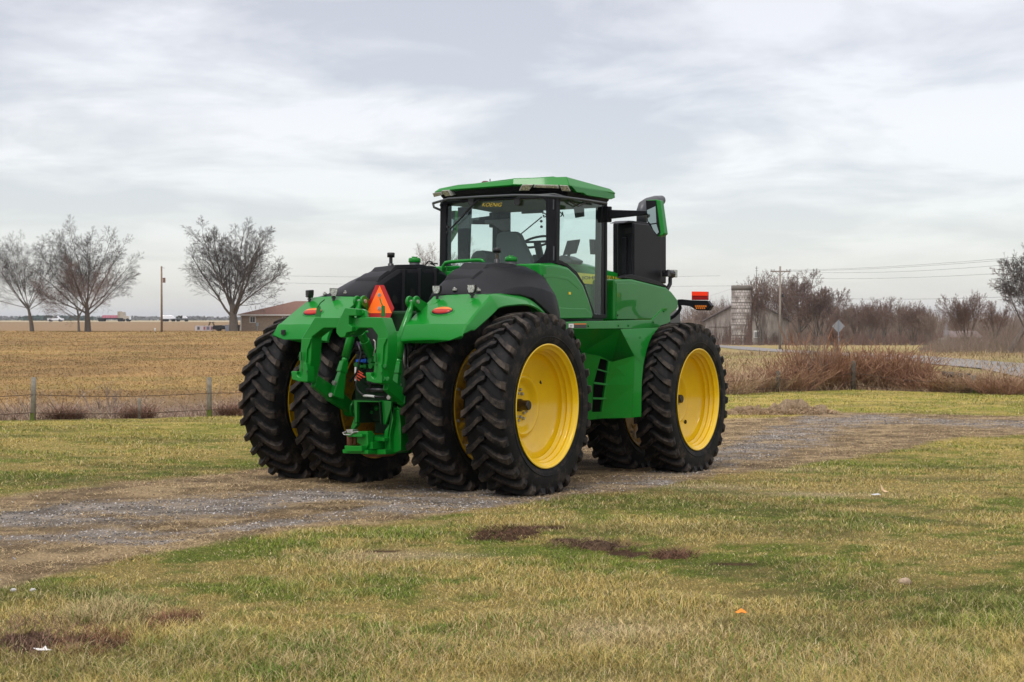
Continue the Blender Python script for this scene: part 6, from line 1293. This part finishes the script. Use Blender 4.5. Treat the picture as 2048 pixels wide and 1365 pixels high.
# ================================================================ VEHICLES ON THE HIGHWAY
def wheels(par,xs_,r_,yw):
    for x_ in xs_:
        for s_ in(-1,1): mb=MB(); mb.lathe([(-.12,.08),(-.12,r_*.8),(-.10,r_),(.10,r_),(.12,r_*.8),(.12,.08),(.10,.02)],(x_,s_*yw,r_),n=18); w_=mb.build('wheel',M['blackm'],par,smooth=True,angle=40)
def side(par,name,pts,yw,m_,bev=.06): mb=MB(); mb.loft([[Vector((x_,-yw,z_)) for x_,z_ in pts],[Vector((x_,yw,z_)) for x_,z_ in pts]]); return mb.build(name,m_,par,bevel=bev)
wp_=mat('white_car_paint',(.72,.73,.75),.3,0,.5); D=428
def vehicle(u,dd,name,label,cat): x_=at(u,dd); e=empty(name,(x_,dd,gz(x_,dd)+.27)); return tag(e,label,cat,'vehicles on the far highway')
e=vehicle(111.5,D,'pickup_truck','white pickup truck driving behind the leftmost bare tree','pickup'); s=side(e,'body',[(-2.3,.4),(-2.35,1.0),(-.6,1.05),(-.55,1.1),(1.2,1.1),(2.15,.98),(2.3,.8),(2.3,.4)],.95,wp_); side(e,'cab',[(-.65,1.05),(-.45,1.72),(.65,1.74),(1.25,1.1)],.82,wp_)
for s_ in(-1,1): mb=MB(); mb.prism([Vector((x_,s_*.84,z_)) for x_,z_ in((-.5,1.12),(-.35,1.62),(.6,1.62),(1.0,1.12))],(0,s_*.01,0)); mb.build('window',wglass,e)
wheels(e,(-1.5,1.5),.38,.85)
e=vehicle(228,D,'flatbed_truck','truck with a tan cab hauling a pink-red flatbed load on the highway','truck'); side(e,'cab',[(2.2,.7),(2.2,2.9),(3.3,2.95),(3.4,2.2),(3.6,1.75),(4.9,1.6),(5.0,.7)],1.1,mat('tan_cab',(.38,.33,.26),.5)); side(e,'hood',[(3.7,.65),(3.7,1.66),(5.05,1.45),(5.15,.6)],.9,wp_); side(e,'sleeper',[(1.4,1.0),(1.4,3.1),(2.25,3.15),(2.25,1.0)],1.15,mat('tan_box',(.30,.26,.20),.6)); side(e,'deck',[(-4.8,.75),(-4.8,1.1),(3.2,1.1),(3.2,.75)],1.2,M['blackm'])
ld=side(e,'load',[(-3.4,1.1),(-3.2,1.95),(1.3,1.95),(1.4,1.1)],1.15,mat('pink_load',(.42,.10,.15),.6))
for k in range(9): mb=MB(); mb.box((-3.0+k*.5,-1.17,1.5),(.12,.05,.7)); mb.build('strap',mat('pale_strap',(.55,.35,.38),.6),ld)
wheels(e,(-4.1,-3.2,1.9,2.7,4.5),.5,1.05)
e=vehicle(337,D,'tanker_trailer','white rounded trailer on the highway just right of the tall pole','trailer'); side(e,'body',[(-2.2,.7),(-2.3,1.2),(-1.9,1.9),(1.2,1.95),(1.9,1.3),(2.1,.8)],1.1,wp_,.2); wheels(e,(-1.3,-.5,1.5),.42,1.0)
e=vehicle(365,D,'flatbed_pickup','dark loaded pickup following the white trailer on the highway','pickup'); side(e,'body',[(-2.0,.5),(-2.0,1.0),(.8,1.0),(1.9,.95),(2.0,.5)],.95,M['greyp']); side(e,'cab',[(.1,1.0),(.3,1.75),(1.0,1.75),(1.5,1.0)],.9,wp_)
r=random.Random(2); mb=MB()
for k in range(12): mb.ball((r.uniform(-1.7,-.1),r.uniform(-.5,.5),1.1+r.random()*.6),r.uniform(.2,.38),7,5)
o_=mb.build('load',mat('dark_load',(.06,.06,.05),.8),e); o_['kind']='stuff'; wheels(e,(-1.3,1.2),.38,.88)
# thin winter haze: far things fade, near things stay clear
hz_=bpy.data.materials.new('haze'); hz_.use_nodes=True; nt=hz_.node_tree; nt.nodes.clear(); o_=nt.nodes.new('ShaderNodeOutputMaterial'); v_=nt.nodes.new('ShaderNodeVolumePrincipled'); v_.inputs['Density'].default_value=.00012; v_.inputs['Color'].default_value=(.86,.90,.97,1); v_.inputs['Anisotropy'].default_value=.1; nt.links.new(v_.outputs[0],o_.inputs['Volume'])
mb=MB(); mb.box((0,3700,14),(19200,7700,40)); tag(mb.build('haze',hz_),kind='stuff'); scene.cycles.volume_bounces=0; scene.cycles.volume_step_rate=10
# ================================================================ CAMERA, LIGHT, SKY
cam=bpy.data.cameras.new('camera'); co=bpy.data.objects.new('camera',cam); COL.objects.link(co)
co.location=(0,0,CAMH); co.rotation_euler=(PI/2+PIT,0,0); cam.sensor_width=36; cam.lens=F*36/2048; cam.clip_end=12000; cam.clip_start=.1; scene.camera=co
cam.dof.use_dof=True; cam.dof.focus_distance=16.2; cam.dof.aperture_fstop=8
SE,SA=math.radians(60),math.radians(205)         # veiled sun, high and behind the camera to the left
sl=bpy.data.lights.new('sun','SUN'); sl.energy=1.5; sl.angle=math.radians(22); sl.color=(1,.965,.92); so_=bpy.data.objects.new('sun',sl); COL.objects.link(so_)
dv=Vector((math.cos(SE)*math.sin(SA),math.cos(SE)*math.cos(SA),math.sin(SE))); so_.rotation_euler=dv.to_track_quat('Z','Y').to_euler()
w=bpy.data.worlds.new('World'); scene.world=w; w.use_nodes=True; nt=w.node_tree; nt.nodes.clear(); N_=nt.nodes.new; Lk=nt.links.new
out=N_('ShaderNodeOutputWorld'); sky=N_('ShaderNodeTexSky'); sky.sky_type='NISHITA'; sky.sun_disc=False; sky.sun_elevation=SE; sky.sun_rotation=SA; bg1=N_('ShaderNodeBackground'); bg1.inputs[1].default_value=.05; Lk(sky.outputs[0],bg1.inputs[0])
tc=N_('ShaderNodeTexCoord'); sp=N_('ShaderNodeSeparateXYZ'); Lk(tc.outputs['Generated'],sp.inputs[0])
mz=N_('ShaderNodeMath'); mz.operation='MAXIMUM'; mz.inputs[1].default_value=0; Lk(sp.outputs['Z'],mz.inputs[0])
az=N_('ShaderNodeMath'); az.operation='ADD'; az.inputs[1].default_value=.14; Lk(mz.outputs[0],az.inputs[0])
dx=N_('ShaderNodeMath'); dx.operation='DIVIDE'; Lk(sp.outputs['X'],dx.inputs[0]); Lk(az.outputs[0],dx.inputs[1])
dy=N_('ShaderNodeMath'); dy.operation='DIVIDE'; Lk(sp.outputs['Y'],dy.inputs[0]); Lk(az.outputs[0],dy.inputs[1])
cb=N_('ShaderNodeCombineXYZ'); Lk(dx.outputs[0],cb.inputs[0]); Lk(dy.outputs[0],cb.inputs[1])
mp=N_('ShaderNodeMapping'); mp.inputs['Location'].default_value=(3.1,1.7,0); mp.inputs['Rotation'].default_value=(0,0,.35); mp.inputs['Scale'].default_value=(1.35,1.45,1); Lk(cb.outputs[0],mp.inputs[0])
n1=N_('ShaderNodeTexNoise'); n1.inputs['Scale'].default_value=1.1; n1.inputs['Detail'].default_value=7; n1.inputs['Roughness'].default_value=.60; n1.inputs['Distortion'].default_value=.35; Lk(mp.outputs[0],n1.inputs[0])
n2=N_('ShaderNodeTexNoise'); n2.inputs['Scale'].default_value=.45; n2.inputs['Detail'].default_value=3; Lk(mp.outputs[0],n2.inputs[0])
ad=N_('ShaderNodeMath'); ad.operation='ADD'; Lk(n1.outputs[0],ad.inputs[0]); Lk(n2.outputs[0],ad.inputs[1])
cr=N_('ShaderNodeValToRGB'); Lk(ad.outputs[0],cr.inputs[0])
E0=cr.color_ramp.elements; E0[0].position=.78; E0[0].color=(.50,.525,.575,1); E0[1].position=1.22; E0[1].color=(.76,.755,.765,1); e=E0.new(.95); e.color=(.605,.615,.65,1)
cr.color_ramp.elements[0].position=.36; 
ad.operation='MULTIPLY_ADD'; ad.inputs[1].default_value=.5; 
h2=N_('ShaderNodeMath'); h2.operation='MULTIPLY'; h2.inputs[1].default_value=.5; Lk(n2.outputs[0],h2.inputs[0]); Lk(n1.outputs[0],ad.inputs[0]); 
for l in list(nt.links):
    if l.to_socket==ad.inputs[1]: nt.links.remove(l)
Lk(h2.outputs[0],ad.inputs[2])
ps=[.44,.50,.555]; cs=[(.405,.378,.372,1),(.52,.485,.465,1),(.63,.59,.565,1)]
for el,p_,c_ in zip(sorted(cr.color_ramp.elements,key=lambda q:q.position),ps,cs): el.position=p_; el.color=c_
# towards the horizon the layer evens out and pales; overhead an overcast sky is brighter
hr=N_('ShaderNodeMapRange'); hr.inputs[1].default_value=.0; hr.inputs[2].default_value=.13; Lk(mz.outputs[0],hr.inputs[0])
hm_=N_('ShaderNodeMix'); hm_.data_type='RGBA'; hm_.inputs['A'].default_value=(.43,.425,.435,1); Lk(hr.outputs[0],hm_.inputs['Factor']); Lk(cr.outputs[0],hm_.inputs['B'])
zr=N_('ShaderNodeMapRange'); zr.inputs[1].default_value=.24; zr.inputs[2].default_value=.9; zr.inputs[3].default_value=.95; zr.inputs[4].default_value=2.0; Lk(mz.outputs[0],zr.inputs[0])
bg2=N_('ShaderNodeBackground'); Lk(hm_.outputs['Result'],bg2.inputs[0]); Lk(zr.outputs[0],bg2.inputs[1])
sh_=N_('ShaderNodeAddShader'); Lk(bg1.outputs[0],sh_.inputs[0]); Lk(bg2.outputs[0],sh_.inputs[1]); Lk(sh_.outputs[0],out.inputs[0])
vs=scene.view_settings; vs.view_transform='Standard'; vs.look='None'; vs.exposure=0.28; vs.gamma=1
scene.cycles.transparent_max_bounces=24; scene.cycles.max_bounces=6
